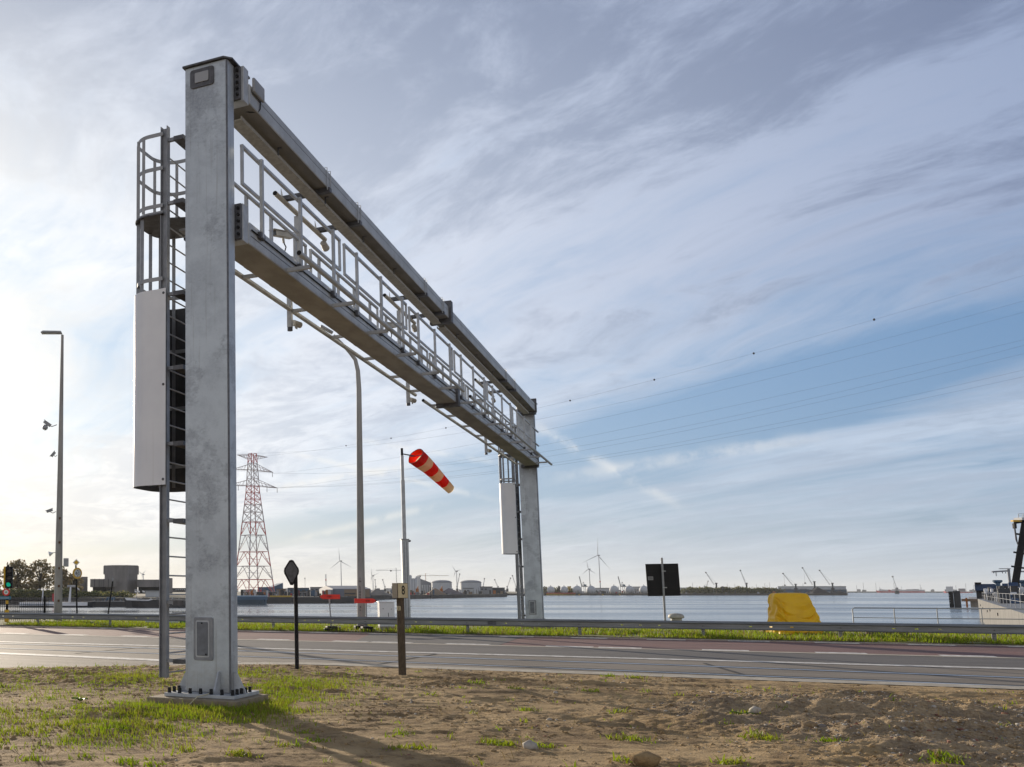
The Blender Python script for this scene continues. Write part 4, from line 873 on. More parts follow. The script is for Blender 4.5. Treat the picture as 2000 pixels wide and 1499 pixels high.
# mooring bollard
c = hz(1322, 1228); t = thing('mooring_bollard', 'pale mushroom shaped mooring bollard beside the black sign', 'bollard', c)
MB().lathe(c, [(.28, -.05), (.25, .35), (.24, .5)], 20).build('stem', mat('bollard_grey', (.42, .41, .36), (.34, .32, .27), .6, 0, 5), t, smooth=40)
MB().lathe(c, [(.20, .46), (.34, .5), (.36, .56), (.33, .65), (.22, .71), (.05, .73)], 24).build('cap', MATS['bollard_grey'], t, smooth=50)
# tarpaulin
c = hz(1550, 1240); D10 = depth_of(c)
TARP = mat('yellow_tarpaulin', (.93, .58, .010), (.84, .49, .008), .5, 0, 1.5, 4, trans=.16, bump=.35, bscale=9)
t = thing('covered_machine', 'machine hidden under a bright yellow tarpaulin on the verge', 'covered machine', c)
th_ = math.atan((1550 - PCX) / (FPX / math.cos(PIT))); TX, TY = RX * math.cos(th_) - FX * math.sin(th_), FX * math.cos(th_) + RX * math.sin(th_)
sc = D10 / (FPX / math.cos(PIT)) * math.cos(th_); prof_ = [(.0, -46, 52, 1.0), (.12, -46, 51.5, 1.02), (.30, -45, 48, .98), (.48, -44, 44, .9), (.65, -43, 39, .8), (.8, -42, 35, .68), (.90, -41, 33, .60), (.965, -39, 31, .5), (1.0, -35, 27, .36)]
Hh = 79 * sc / math.cos(th_); b = MB(); M_ = 168
qs_ = np.linspace(0, 1, 64); prof_ = [(q_,) + tuple(np.interp(q_, [p[0] for p in prof_], [p[k_] for p in prof_]) for k_ in (1, 2, 3)) for q_ in qs_]
for q, xl, xr, dep in prof_:
    cxm, hwx = (xl + xr) / 2 * sc, (xr - xl) / 2 * sc; dd = dep * .70
    for j in range(M_):
        a = 2 * math.pi * j / M_; ca, sa = math.cos(a), math.sin(a); e = .22
        x = cxm + hwx * math.copysign(abs(ca) ** e, ca); y = dd * math.copysign(abs(sa) ** e, sa)
        xn = x / (hwx + .01); fold = .03 * math.sin(x * 6 + q * 5) * (1 - q)
        for bb_, cc_, ww_, aa_ in ((.86, .20, .0016, .10), (.80, .30, .0010, -.09), (.72, .42, .0022, .16), (.64, .40, .0012, -.12), (.52, .50, .0025, .18), (.42, .44, .0014, -.12), (.30, .20, .003, .12)):
            fold += 1.25 * aa_ * math.exp(-((q - (bb_ - cc_ * (1 - abs(xn - .12) ** 1.3))) ** 2) / ww_) * max(0, 1 - .5 * abs(xn))
        fold += .16 * math.exp(-((xn + .86 - .3 * (1 - q)) ** 2) / .004) * (q < .8)
        k = (1 + fold) if sa < 0 else 1 + .02 * math.sin(9 * x)
        if ca < -.6: x += .07 * math.sin(y * 9 + q * 8) * (1 - q * .6) + .09 * math.exp(-((q - .45 - .5 * y) ** 2) / .004)
        a_ = R(20); xr_, yr_ = x * math.cos(a_) - (y * k) * math.sin(a_), x * math.sin(a_) + y * k * math.cos(a_); b.v.append(tuple(c + TX * xr_ + TY * (yr_ + .7) + Z * (.02 + Hh * q)))
n = len(prof_)
b.f = [(i * M_ + j, i * M_ + (j + 1) % M_, (i + 1) * M_ + (j + 1) % M_, (i + 1) * M_ + j) for i in range(n - 1) for j in range(M_)]; o = len(b.v); b.v.append(tuple(c + TX * (-4 * sc) + TY * .7 + Z * (.04 + Hh))); b.f += [((n - 1) * M_ + j, (n - 1) * M_ + (j + 1) % M_, o) for j in range(M_)]; b.m = [0] * len(b.f)
tp = b.build('tarpaulin', TARP, t, smooth=180); ss = tp.modifiers.new('sub', 'SUBSURF'); ss.levels = ss.render_levels = 1
for px, py in ((1548, 1236), (1567, 1234)): MB().bar(hz(px - 14, py + 2) + Z * .08, hz(px, py) + Z * .22, .03).build('strap', BLACK, t)
for px, py, s, m, lab in ((1494, 1237, .14, mat('brick_red', (.35, .12, .06)), 'small reddish lump at the left foot of the yellow tarpaulin'), (1513, 1238, .12, CONC, 'pale block under the front edge of the yellow tarpaulin')):
    p = hz(px, py); tag(MB().obox(p + Z * .1, RX, FX, Z, s, .12, .11).build('block', m, bevel=.03), lab, 'block')
c = hz(1732, 1240); tag(MB().obox(c + Z * .1, np.array([1, 0, 0]), np.array([0, 1, 0]), Z, .72, .14, .11).build('wooden_sleeper', mat('sleeper', (.13, .11, .09), (.08, .07, .06), .9, 0, 6), bevel=.015), 'dark wooden sleeper lying in the grass behind the barrier', 'sleeper')
# low railing on the quay edge at the right
t = thing('quay_railing', 'low thin tube railing along the quay edge at the right', 'railing', hz(1668, 1228))
RYY = 45.2; A_ = hy(1667, 1215, RYY); zt_, zm_ = hy(1800, 1188.5, RYY)[2], hy(1800, 1208, RYY)[2]
MB().tube([(A_[0], RYY, -.05), (A_[0], RYY, zt_ - .06), (A_[0] + .08, RYY, zt_), (40, RYY, zt_)], .026, 8).build('top_rail', GREYP, t, smooth=50); MB().tube([(A_[0], RYY, zm_), (40, RYY, zm_)], .02, 8).build('middle_rail', GREYP, t)
for k in range(1, 16): x = A_[0] + k * 1.72; MB().tube([(x, RYY, -.05), (x, RYY, zt_)], .024, 8).build('post', GREYP, t)
# ================================================================== the harbour beyond the water
FR = FPX / math.cos(PIT)
def pos(px, D): p = CAM + FX * D + RX * ((px - PCX) / FR * D); return np.array([p[0], p[1], 0.])
def zpx(py, D): return CAM[2] + (HZN - py) * D / FR
def wpx(n, D): return n * D / FR
def pbox(b, x0, x1, y0, y1, D, dep, rot=0.):
    """box whose front spans columns x0..x1 and rows y0 (top)..y1 at distance D"""
    ax, ay, ct = facing((x0 + x1) / 2); c = pos((x0 + x1) / 2, D) + ay * dep / 2; z0, z1 = zpx(y1, D), zpx(y0, D)
    return b.obox(c + Z * (z0 + z1) / 2, ax, ay, Z, wpx(x1 - x0, D) / 2 * ct, dep / 2, (z1 - z0) / 2)
def facing(px):
    """axes of a thing turned towards the near bank, and the cosine of its bearing"""
    th = math.atan((px - PCX) / FR); return RX * math.cos(th) - FX * math.sin(th), FX * math.cos(th) + RX * math.sin(th), math.cos(th)
def gable(b, x0, x1, ye, yr, y1, D, dep, along=True):
    """building with a pitched roof, ridge across the view when along"""
    o = pos((x0 + x1) / 2, D); w = wpx(x1 - x0, D) / 2; z0, ze, zr = zpx(y1, D), zpx(ye, D), zpx(yr, D)
    if along:
        prof_ = [(0, z0), (dep, z0), (dep, ze), (dep / 2, zr), (0, ze)]; P_ = [[o + RX * s * w + FX * q + Z * z for q, z in prof_] for s in (-1, 1)]
    else:
        prof_ = [(-w, z0), (w, z0), (w, ze), (0, zr), (-w, ze)]; P_ = [[o + RX * q + FX * s + Z * z for q, z in prof_] for s in (0, dep)]
    return b.add(P_[0] + P_[1], [(0, 1, 2, 3, 4), (9, 8, 7, 6, 5)] + [(i, 5 + i, 5 + (i + 1) % 5, (i + 1) % 5) for i in range(5)])
LAND = mat('far_land', (.13, .115, .085), (.075, .075, .05), .95, 0, .03, 6)
QUAY = mat('quay_wall', (.10, .095, .088), (.06, .058, .055), .9, 0, .2, 5)
HULL = mat('hull_dark', (.018, .021, .028), (.03, .03, .034), .5, 0, .3, 5)
FBLUE = mat('far_blue', (.05, .11, .19), (.04, .09, .15), .6, 0, .1)
FGREY = mat('far_grey', (.27, .28, .30), (.20, .21, .23), .8, 0, .08, 5)
FLITE = mat('far_light', (.52, .54, .56), (.44, .46, .49), .7, 0, .05, 5)
FDARK = mat('far_dark', (.07, .075, .085), (.05, .055, .06), .8, 0, .1, 5)
FTAN = mat('far_tan', (.28, .21, .15), (.2, .155, .115), .95, 0, .08, 6)
FORG = mat('far_orange', (.45, .17, .04), (.35, .12, .03), .8, 0, .3)
FYEL = mat('far_yellow', (.5, .34, .06), (.38, .26, .05), .8, 0, .3)
FRED = mat('far_red', (.45, .04, .05), (.38, .035, .045), .6, 0, .1)
BCON = mat('bunker_concrete', (.26, .245, .235), (.17, .16, .155), .9, 0, .25, 7, stretch=(1, 1, .25))
def land(name, line_, back, ztop):
    """quay land: front edge given as (column, distance) pairs, running back"""
    f = [pos(a, d) for a, d in line_]; g = [pos(a, back) for a, d in line_]; n = len(f); b = MB()
    b.add([p + Z * WL for p in f] + [p + Z * ztop for p in f] + [p + Z * ztop for p in g], [(i, i + 1, n + i + 1, n + i) for i in range(n - 1)]); b.use(1)
    b.f += [(n + i, n + i + 1, 2 * n + i + 1, 2 * n + i) for i in range(n - 1)]; b.m += [1] * (n - 1)
    return struct(b.build(name, [QUAY, LAND]))
land('far_shore', [(-700, 330), (-100, 310), (180, 300), (440, 300), (470, 318), (580, 352), (698, 402), (715, 470), (850, 560), (990, 705)], 6000, -.2)
land('far_shore', [(985, 960), (1300, 965), (1655, 955)], 6200, -.4)
land('far_shore', [(1640, 2600), (2600, 2500)], 6500, .2)
# ---- trees at the left
def leaf_cloud(name, centres, n, size, mats, parent=None, flat=.8):
    P_ = []; mi = []
    for c, r in centres:
        k = int(n * r[0] * r[2]); d = RNG.normal(0, 1, (k, 3)); d /= np.linalg.norm(d, axis=1)[:, None]; rr = RNG.uniform(.35, 1., (k, 1)) ** .5
        P_.append(np.array(c)[None] + d * rr * np.array(r)[None] * RNG.uniform(.75, 1.12, (k, 1)))
    P_ = np.concatenate(P_); k = len(P_); a = RNG.normal(0, 1, (k, 3)); a /= np.linalg.norm(a, axis=1)[:, None]; b_ = np.cross(a, RNG.normal(0, 1, (k, 3))); b_ /= np.linalg.norm(b_, axis=1)[:, None]
    s = size * RNG.uniform(.5, 1.4, (k, 1)); v = np.stack([P_ - a * s, P_ + b_ * s * .7, P_ + a * s, P_ - b_ * s * .7], 1).reshape(-1, 3); i = np.arange(k) * 4
    o = bulk(name, v, np.stack([i, i + 1, i + 2, i + 3], 1), mats, parent, idx=RNG.integers(0, len(mats), k)); return o
LF = [mat('autumn_leaf', (.23, .19, .10), rough=.7, trans=.5), mat('olive_leaf', (.18, .165, .09), rough=.7, trans=.5), mat('brown_leaf', (.24, .175, .09), rough=.7, trans=.5)]
LB = [mat('bush_leaf', (.10, .12, .05), rough=.7, trans=.4), mat('bush_leaf_yellow', (.2, .19, .06), rough=.7, trans=.4)]
BARK = mat('bark', (.06, .05, .04), rough=.9)
for px, w, top, lab in ((-14, 44, 1102, 'autumn tree cut by the left edge of the photo behind the traffic light'), (34, 62, 1090, 'wide thinning autumn tree above the moored barges, left one'), (78, 66, 1089, 'round crowned autumn tree just left of the lamp column'), (118, 44, 1104, 'small autumn tree behind the lamp column'), (146, 34, 1118, 'low autumn bush tree behind the height limit sign')):
    D = 345.; c = pos(px, D); R_ = wpx(w / 2, D); zt = zpx(top, D); t = thing('tree', lab, 'tree', c, 'autumn trees behind the barges'); cs = []
    for k in range(15):
        a = k * 2.4; q = math.sqrt((k + .5) / 15); x, y = math.cos(a) * R_ * q * .85, math.sin(a) * R_ * q * .7; hh = (zt - R_ * .25) * (1 - .35 * q * q) - R_ * .12 * random.random()
        r_ = R_ * random.uniform(.22, .36); cs.append((c + RX * x + FX * y + Z * hh, (r_, r_, r_ * .8)))
        cs.append((c + RX * x * .9 + FX * y + Z * hh * random.uniform(.3, .7), (r_, r_, r_)))
    leaf_cloud('crown', cs, 30, .40, LF, t)
    b = MB(); b.tube([c - Z, c + Z * zt * .3, c + Z * zt * .6 + RX * .4], [.5, .4, .2], 8)
    for k in range(9): q = cs[2 * k][0]; s = c + Z * zt * random.uniform(.2, .45); b.tube([s, (s + q) / 2 + Z * .6, q], [.2, .13, .05], 6)
    b.build('trunk', BARK, t, smooth=60)
cs = []
for px in range(-60, 250, 9):
    D = 316 + 12 * random.random(); h = zpx(1150 if px < 130 else 1159, D) * random.uniform(.75, 1.1); cs.append((pos(px, D) + Z * (h * .45 - .3), (3.2, 3., max(1.6, h * .6))))
tag(leaf_cloud('shore_bushes', cs, 46, .38, LB), kind='stuff')
# ---- concrete works at the left
D = 362.; t = thing('concrete_building', 'grey windowless concrete building with an octagonal tower behind the barges', 'building', pos(236, D))
def octa(b, px, hw, y0, y1, D):
    c = pos(px, D) + FX * wpx(hw, D); r_ = wpx(hw, D) / math.cos(R(22.5)); v = [(c + (RX * math.cos(R(22.5 + 45 * k)) + FX * math.sin(R(22.5 + 45 * k))) * r_)[:2] for k in range(8)]; return b.prism(v, zpx(y1, D), zpx(y0, D))
octa(MB(), 234.5, 32, 1122, 1160, D).build('tower', BCON, t); octa(MB(), 234.5, 34.5, 1106, 1122, D).build('tower_head', BCON, t)
octa(MB(), 234.5, 33.5, 1104.6, 1105.9, D).build('parapet', FDARK, t)
pbox(MB(), 176, 227, 1131.5, 1147, D - 3, 30).build('wing', BCON, t); pbox(MB(), 181, 227, 1147.1, 1161, D + 3, 20).build('wing_base', FDARK, t)
pbox(MB(), 267, 312, 1132.6, 1147, D - 3, 30).build('wing', BCON, t); pbox(MB(), 312, 337, 1129.5, 1160, D - 3, 30).build('wing', BCON, t); pbox(MB(), 270, 311, 1147.1, 1160, D + 3, 20).build('wing_base', FDARK, t)
pbox(MB(), 124, 171, 1127, 1160, D + 12, 26).build('wing', BCON, t); pbox(MB(), 130, 135, 1127, 1160, D + 10, 2).build('pier', FGREY, t)
for k in range(5): pbox(MB(), 184 + k * 9, 185 + k * 9, 1131, 1147, D - 3.3, .3).build('buttress', FDARK, t)
t = thing('shed', 'low pale shed beside the concrete building behind a barge', 'shed', pos(298, D - 12)); pbox(MB(), 284, 312, 1155, 1166, D - 12, 10).build('wall', FLITE, t); pbox(MB(), 283, 313, 1153.6, 1154.9, D - 12.5, 11).build('roof', FGREY, t)
t = thing('low_bridge', 'long dark low building to the right of the concrete works', 'building', pos(350, 500)); pbox(MB(), 330, 372, 1149, 1157, 500, 14).build('wall', FDARK, t)
for k in range(5): pbox(MB(), 343 + k * 4, 345 + k * 4, 1151, 1153, 499.6, .3).build('window', FLITE, t)
# ---- barges
def hull_mesh(x0, x1, ytop, ywl, D, beam, bow=0, sheer=1.2, rot=0.):
    """ship side seen across: stern at x0, bow at x1 (bow length in columns)"""
    a = R(rot); ax = RX * math.cos(a) + FX * math.sin(a); ay = FX * math.cos(a) - RX * math.sin(a); o = pos((x0 + x1) / 2, D); L_ = wpx(x1 - x0, D) / 2; zt = zpx(ytop, D); zb = WL - .3; b = MB(); st = []
    for k in range(13):
        q = -1 + 2 * k / 12; w = 1.; fl = 0
        if bow and (q > .55 if bow > 0 else q < -.55): e = (abs(q) - .55) / .45; w = math.sqrt(max(0.03, 1 - e ** 2.2)); fl = e
        st.append((q, w, fl))
    v = []
    for q, w, fl in st:
        c = o + ax * q * L_ + ay * beam / 2; z1 = zt + sheer * fl * fl
        for s, wz, zz in ((-1, w, z1), (-1, w * (1 - .25 * fl), zb), (1, w * (1 - .25 * fl), zb), (1, w, z1)): v.append(c + ay * s * wz * beam / 2 + ax * (0 if zz == z1 else -fl * L_ * .05 * (1 if bow > 0 else -1)) + Z * zz)
    n = len(st); b.add(v, [(4 * i + j, 4 * i + 4 + j, 4 * i + 4 + (j + 1) % 4, 4 * i + (j + 1) % 4) for i in range(n - 1) for j in range(4)] + [(3, 2, 1, 0), tuple(4 * (n - 1) + j for j in range(4))])
    return b, (o, ax, ay, L_, zt)
def sheerband(info, q0, q1, beam, h, off=.06):
    o, ax, ay, L_, zt = info; b = MB(); c0 = o + ax * q0 * L_; c1 = o + ax * q1 * L_
    return b.add([c0 - ay * off + Z * (zt - h), c1 - ay * off + Z * (zt - h), c1 - ay * off + Z * (zt + .02), c0 - ay * off + Z * (zt + .02), c0 + ay * .0 + Z * (zt - h), c1 + Z * (zt - h), c1 + Z * (zt + .02), c0 + Z * (zt + .02)], [(0, 1, 2, 3), (7, 6, 5, 4), (3, 2, 6, 7), (1, 0, 4, 5), (0, 3, 7, 4), (2, 1, 5, 6)])
def deckstuff(t, D, x0, x1, y, n, mats, hmax=3.5):
    for k in range(n):
        x = x0 + (x1 - x0) * (k + random.random() * .7) / n; w = random.uniform(.6, 2.4); h = random.uniform(.8, hmax); pbox(MB(), x, x + w, y - h, y + 1, D + random.uniform(1, 5), 1.5).build('deck_fitting', random.choice(mats), t)
D = 250.; t = thing('barge', 'dark river barge with a white bulwark and white mast, leftmost at the far quay', 'barge', pos(110, D), 'barges at the far quay')
b, inf = hull_mesh(38, 182, 1176.5, 1187, D, 9., bow=1, sheer=.2); b.build('hull', HULL, t); sheerband(inf, -1., .85, 9., .85).build('white_bulwark', WHITEP, t); pbox(MB(), 40, 172, 1180.4, 1181.6, D - .08, .05).build('blue_band', FBLUE, t)
deckstuff(t, D, 50, 176, 1176, 26, [FBLUE, FDARK, FGREY, FBLUE], 4); pbox(MB(), 102, 108, 1160, 1176, D + 3, 2).build('red_locker', FRED, t)
MB().tube([pos(83, D + 3) + Z * zpx(1176, D), pos(84, D + 3) + Z * zpx(1153, D)], .16, 8).build('mast', WHITEP, t); pbox(MB(), 74, 95, 1150.7, 1151.8, D + 3, .4).build('radar', WHITEP, t)
MB().tube([pos(136, D + 2) + Z * zpx(1176, D), pos(138, D + 2) + Z * zpx(1146, D)], [.35, .18], 8).build('mast', WHITEP, t); pbox(MB(), 131, 147, 1143.5, 1144.6, D + 2, .3).build('radar', WHITEP, t); pbox(MB(), 131, 147, 1146, 1147, D + 2, .3).build('radar', WHITEP, t)
MB().tube([pos(150, D) + Z * zpx(1175, D), pos(151, D) + Z * zpx(1147, D)], .05, 6).build('flagstaff', GREYP, t); MB().plate([(0, 0), (.5, -.35), (.55, -.75), (.1, -.4)][::-1], pos(151, D) + Z * zpx(1148, D), RX, Z, .02).build('flag', WHITE, t)
for k in range(7): pbox(MB(), 137 + k * 1.9, 138 + k * 1.9, 1177.3, 1178.4, D - .12, .04).build('name_letter', FDARK, t)
D = 262.; t = thing('barge', 'flat dark barge with deck pipes between the two white banded ones', 'barge', pos(210, D), 'barges at the far quay')
b, inf = hull_mesh(176, 262, 1174.5, 1187, D, 9.); b.build('hull', HULL, t); sheerband(inf, -1, 1, 9, .12).build('rub_rail', FGREY, t); deckstuff(t, D, 178, 244, 1173.5, 26, [FBLUE, FDARK, FGREY, FDARK, HULL], 6); pbox(MB(), 208, 225, 1167, 1172, D + 2, 3).build('blue_hatch', FBLUE, t)
pbox(MB(), 160, 240, 1165.2, 1166.4, D + 6, .3).build('pipe_run', FDARK, t)
D = 246.; t = thing('barge', 'dark barge with a pointed white bow band and white flags', 'barge', pos(280, D), 'barges at the far quay')
b, inf = hull_mesh(240, 430, 1171, 1189, D, 10., bow=-1, sheer=.5); b.build('hull', HULL, t)
o = pos(244, D - .25); e = [(0, 1168), (55, 1171.2), (46, 1174), (3, 1172.6)]; MB().plate([(wpx(p, D), zpx(q, D)) for p, q in e][::-1], o, RX, Z, .1).build('white_bow_band', WHITEP, t)
for k in range(9): pbox(MB(), 268 + k * 2.6, 269.6 + k * 2.6, 1170, 1171.6, D - .45, .04).build('name_letter', FDARK, t)
MB().tube([pos(267, D + 2) + Z * zpx(1168, D), pos(267.5, D + 2) + Z * zpx(1152, D)], .06, 6).build('mast', GREYP, t); pbox(MB(), 262.5, 271, 1151.6, 1152.4, D + 2, .2).build('radar', WHITEP, t)
for x in (263, 268.4, 278): MB().plate([(0, 0), (.62, -.1), (.6, .3), (0, .42)], pos(x, D + 2) + Z * zpx(1157, D), RX, Z, .03).build('flag', WHITE, t)
deckstuff(t, D, 256, 420, 1170, 22, [FGREY, FDARK, HULL, FLITE], 4)
D = 205.; t = thing('floating_dock', 'dark low pontoon on the water left of the near pillar', 'pontoon', pos(352, D)); pbox(MB(), 336, 420, 1181, 1186.5, D, 4).build('pontoon_body', HULL, t); pbox(MB(), 337, 420, 1179.8, 1180.8, D - .05, 3.5).build('pontoon_deck', FLITE, t)
D = 300.; t = thing('barge', 'blue barge stern with a pale blue deck edge beside the lattice tower', 'barge', pos(500, D), 'barges at the far quay')
b, inf = hull_mesh(462, 524, 1166, 1179, D, 10., bow=1, sheer=.3); b.build('hull', mat('barge_blue', (.035, .075, .12), (.025, .05, .08), .5, 0, .2), t); sheerband(inf, -1, .95, 10, .9).build('pale_edge', FBLUE, t); pbox(MB(), 462, 522, 1163.5, 1165.8, D + 1, 7).build('deck_cover', mat('cover_blue', (.22, .33, .45), rough=.5), t)
D = 335.; t = thing('barge', 'very long dark barge lying along the far quay under the arrow signs', 'barge', pos(620, D), 'barges at the far quay')
b, inf = hull_mesh(505, 704, 1166.5, 1177.5, D, 11., rot=17.); b.build('hull', HULL, t); pbox(MB(), 527, 570, 1163.6, 1167, D, 4).build('yellow_cargo', FYEL, t); deckstuff(t, D + 6, 575, 690, 1166.5, 20, [FDARK, FGREY, FBLUE], 3)
# ---- lattice tower with its wires
PRED = mat('pylon_red', (.62, .16, .15), rough=.6); PGR = mat('pylon_grey', (.55, .50, .49), rough=.6)
D = 455.; PC = pos(495.5, D); NEXT = pos(3000, 150.); LD = NEXT - PC; LSPAN = np.linalg.norm(LD); LD = LD / LSPAN; CA = np.array([-LD[1], LD[0], 0.]); CA = CA if CA @ RX > 0 else -CA
t = thing('lattice_pylon', 'tall red and white lattice power pylon standing behind the blue barge', 'pylon', PC)
ztop = zpx(884, D); zs = [0, 7, 13, 19.5, 27, 33, 37.5, 41, 43.5, 46.5, 49.5, 53, 57, 60, ztop]
def hwid(z): return np.interp(z, [0, 27, 46, ztop], [8.6, 5.2, 2.9, 1.7])
ua, ub = (RX * math.cos(R(28)) + FX * math.sin(R(28))), (FX * math.cos(R(28)) - RX * math.sin(R(28)))
def corner(k, z): h = hwid(z) * .80; s = ((-1, -1), (1, -1), (1, 1), (-1, 1))[k]; return PC + (ua * s[0] + ub * s[1]) * h + Z * z
red_z = [(0, 7), (13, 19.5), (27, 33), (41, 49.5), (60, 70)]
for i in range(len(zs) - 1):
    z0, z1 = zs[i], zs[i + 1]; zm = (z0 + z1) / 2; b = MB(); w = .36 if z0 < 40 else .28
    for k in range(4):
        b.bar(corner(k, z0), corner(k, z1), w); k2 = (k + 1) % 4; b.bar(corner(k, z1), corner(k2, z1), w * .6)
        m0 = (corner(k, z1) + corner(k2, z1)) / 2
        if z1 - z0 > 5.5: b.bar(corner(k, z0), m0, w * .55); b.bar(corner(k2, z0), m0, w * .55); q = (corner(k, z0) + m0) / 2; b.bar(q, (corner(k, z0) + corner(k, z1)) / 2, w * .4); q = (corner(k2, z0) + m0) / 2; b.bar(q, (corner(k2, z0) + corner(k2, z1)) / 2, w * .4)
        else: b.bar(corner(k, z0), corner(k2, z1), w * .5); b.bar(corner(k2, z0), corner(k, z1), w * .5)
    b.build('red_section' if any(a <= zm <= c for a, c in red_z) else 'grey_section', PRED if any(a <= zm <= c for a, c in red_z) else PGR, t)
ARMS = [(zpx(948, D), 13.5), (zpx(917, D), 11.3), (zpx(887, D), 8.3)]
ends = []
for za, la in ARMS:
    for s in (-1, 1):
        b = MB(); tipp = PC + CA * s * la + Z * (za - .4); hw = hwid(za)
        for o in (-1, 1):
            r0 = PC + CA * s * hw * .8 + LD * o * hw * .7; b.bar(r0 + Z * za, tipp, .22); b.bar(r0 + Z * (za + 2.6 if za < 60 else za - 2.), tipp, .18)
            for k in range(1, 5): q = k / 5; b.bar(r0 + Z * za + (tipp - r0 - Z * za) * q, r0 + Z * (za + 2.6 if za < 60 else za - 2.) + (tipp - r0 - Z * (za + 2.6 if za < 60 else za - 2.)) * (q - .1), .12)
        b.build('crossarm', PGR, t)
        if za < 60:
            for f_ in ((1., .58) if la > 12 else (.97,)): q = PC + CA * s * la * f_ + Z * (za - .4); MB().tube([q, q - Z * 2.2], .13, 6).build('insulator', FGREY, t); ends.append((q - Z * 2.2, s))
# wires: each hangs from the pylon to the next one, nearer and off to the right
WIRE = mat('wire', (.16, .18, .21), rough=.6)
TGT = [(786, 538, PC + CA * 8.3 + Z * zpx(886, D), True, 'topmost'), (810, 588, PC - CA * 8.3 + Z * zpx(886, D), False, 'second from the top'), (833, 610, PC + CA * 11 + Z * zpx(921, D), False, 'third from the top'), (862, 664, PC + CA * 13.5 + Z * zpx(951, D), False, 'fourth from the top'), (877, 675, PC - CA * 11 + Z * zpx(921, D), False, 'fifth from the top'), (887, 691, PC + CA * 7.8 + Z * zpx(951, D), False, 'sixth from the top'), (902, 723, PC - CA * 7.8 + Z * zpx(951, D), False, 'second from the bottom'), (907, 736, PC - CA * 13.5 + Z * zpx(951, D), False, 'lowest')]
for k, (ya, yb, A_, balls, w_) in enumerate(TGT):
    nn_ = np.cross(LD, Z)
    def tcol(px, py=None):                              # where along the span the wire crosses a surveyed sight line
        d = ray(px, py) if py else RX * ((px - PCX) / FR) + FX
        q = CAM + d * (((A_ - CAM) @ nn_) / (d @ nn_)); return (q - A_) @ LD, q[2]
    (s1, z1), (s2, z2) = tcol(1100, ya), tcol(2000, yb)
    m_ = np.array([[s1, s1 * s1], [s2, s2 * s2]]); c1, c2 = np.linalg.solve(m_, [z1 - A_[2], z2 - A_[2]])
    L2 = LSPAN * .86; pts_ = [A_ + LD * (L2 * i / 60) + Z * (c1 * (L2 * i / 60) + c2 * (L2 * i / 60) ** 2) for i in range(61)]
    rs = [.023 * max(.45, min(1.0, ((p - CAM) @ FX) / 320)) for p in pts_]
    t = thing('power_line', f'thin power line crossing the sky to the right, {w_} of the eight', 'power line', A_, 'power lines from the pylon'); MB().tube(pts_, rs, 5).build('wire', WIRE, t)
    if balls:
        for px in (880, 940, 1025, 1131, 1294, 1488, 1725, 680, 770): s = tcol(px + (2 if px < 1100 else (px - 1100) * .05))[0]; p = A_ + LD * s + Z * (c1 * s + c2 * s * s); MB().lathe(p - Z * .35, [(.05, .06), (.21, .15), (.27, .35), (.21, .55), (.05, .64)], 10).build('marker_ball', FDARK, t, smooth=60)
# ---- wind turbines, cranes and masts
def turbine(px, yh, yb, D, bl, angs, lab, hx=-4, red=False):
    c = pos(px, D); t = thing('wind_turbine', lab, 'wind turbine', c, 'wind turbines on the horizon'); zh = zpx(yh, D); z0 = min(0., zpx(yb, D)); r_ = wpx(1.1 if D > 900 else .9, D)
    MB().tube([c + Z * z0, c + Z * zh], [r_, r_ * .55], 10).build('tower', FLITE, t, smooth=60)
    if red: MB().tube([c + Z * zpx(1138, D), c + Z * zpx(1135.5, D)], r_ * 1.04, 10).build('red_band', FRED, t)
    MB().obox(c + Z * (zh + r_ * .5), RX, FX, Z, r_ * 2., r_, r_ * .9).build('nacelle', FGREY, t)
    h = c + RX * wpx(hx * .6, D) - FX * r_ * 1.3 + Z * (zh + r_ * .6)
    for a in angs:
        d = RX * math.sin(R(a)) + Z * math.cos(R(a)); n = np.cross(d, FX); L_ = wpx(bl, D)
        MB().add([h - n * r_ * .35, h + n * r_ * .35, h + d * L_ * .2 + n * r_ * .6, h + d * L_, h + d * L_ * .2 - n * r_ * .5] + [p - FX * r_ * .3 for p in (h - n * r_ * .35, h + n * r_ * .35, h + d * L_ * .2 + n * r_ * .6, h + d * L_, h + d * L_ * .2 - n * r_ * .5)],
                 [(0, 1, 2, 3, 4), (9, 8, 7, 6, 5)] + [(i, 5 + i, 5 + (i + 1) % 5, (i + 1) % 5) for i in range(5)]).build('blade', FLITE, t)
    return t
turbine(667, 1097, 1148, 1500, 28, (-4, 232, 118), 'white wind turbine above the warehouse right of the pylon')
turbine(729, 1126, 1150, 2200, 16, (0, 190, 70), 'small wind turbine right of the curved street lamp')
turbine(893, 1117, 1150, 1900, 14, (-30, 200, 75), 'small wind turbine between the two white storage tanks')
turbine(1173, 1086, 1150, 1300, 37, (3, 245, 140), 'large wind turbine, tallest on the horizon', red=True)
turbine(1153, 1113, 1150, 1900, 18, (-8, 232, 122), 'smaller wind turbine just left of the tallest one')
turbine(280, 1123, 1150, 1500, 12, (-50, 45, 180), 'tiny wind turbine behind the concrete building')
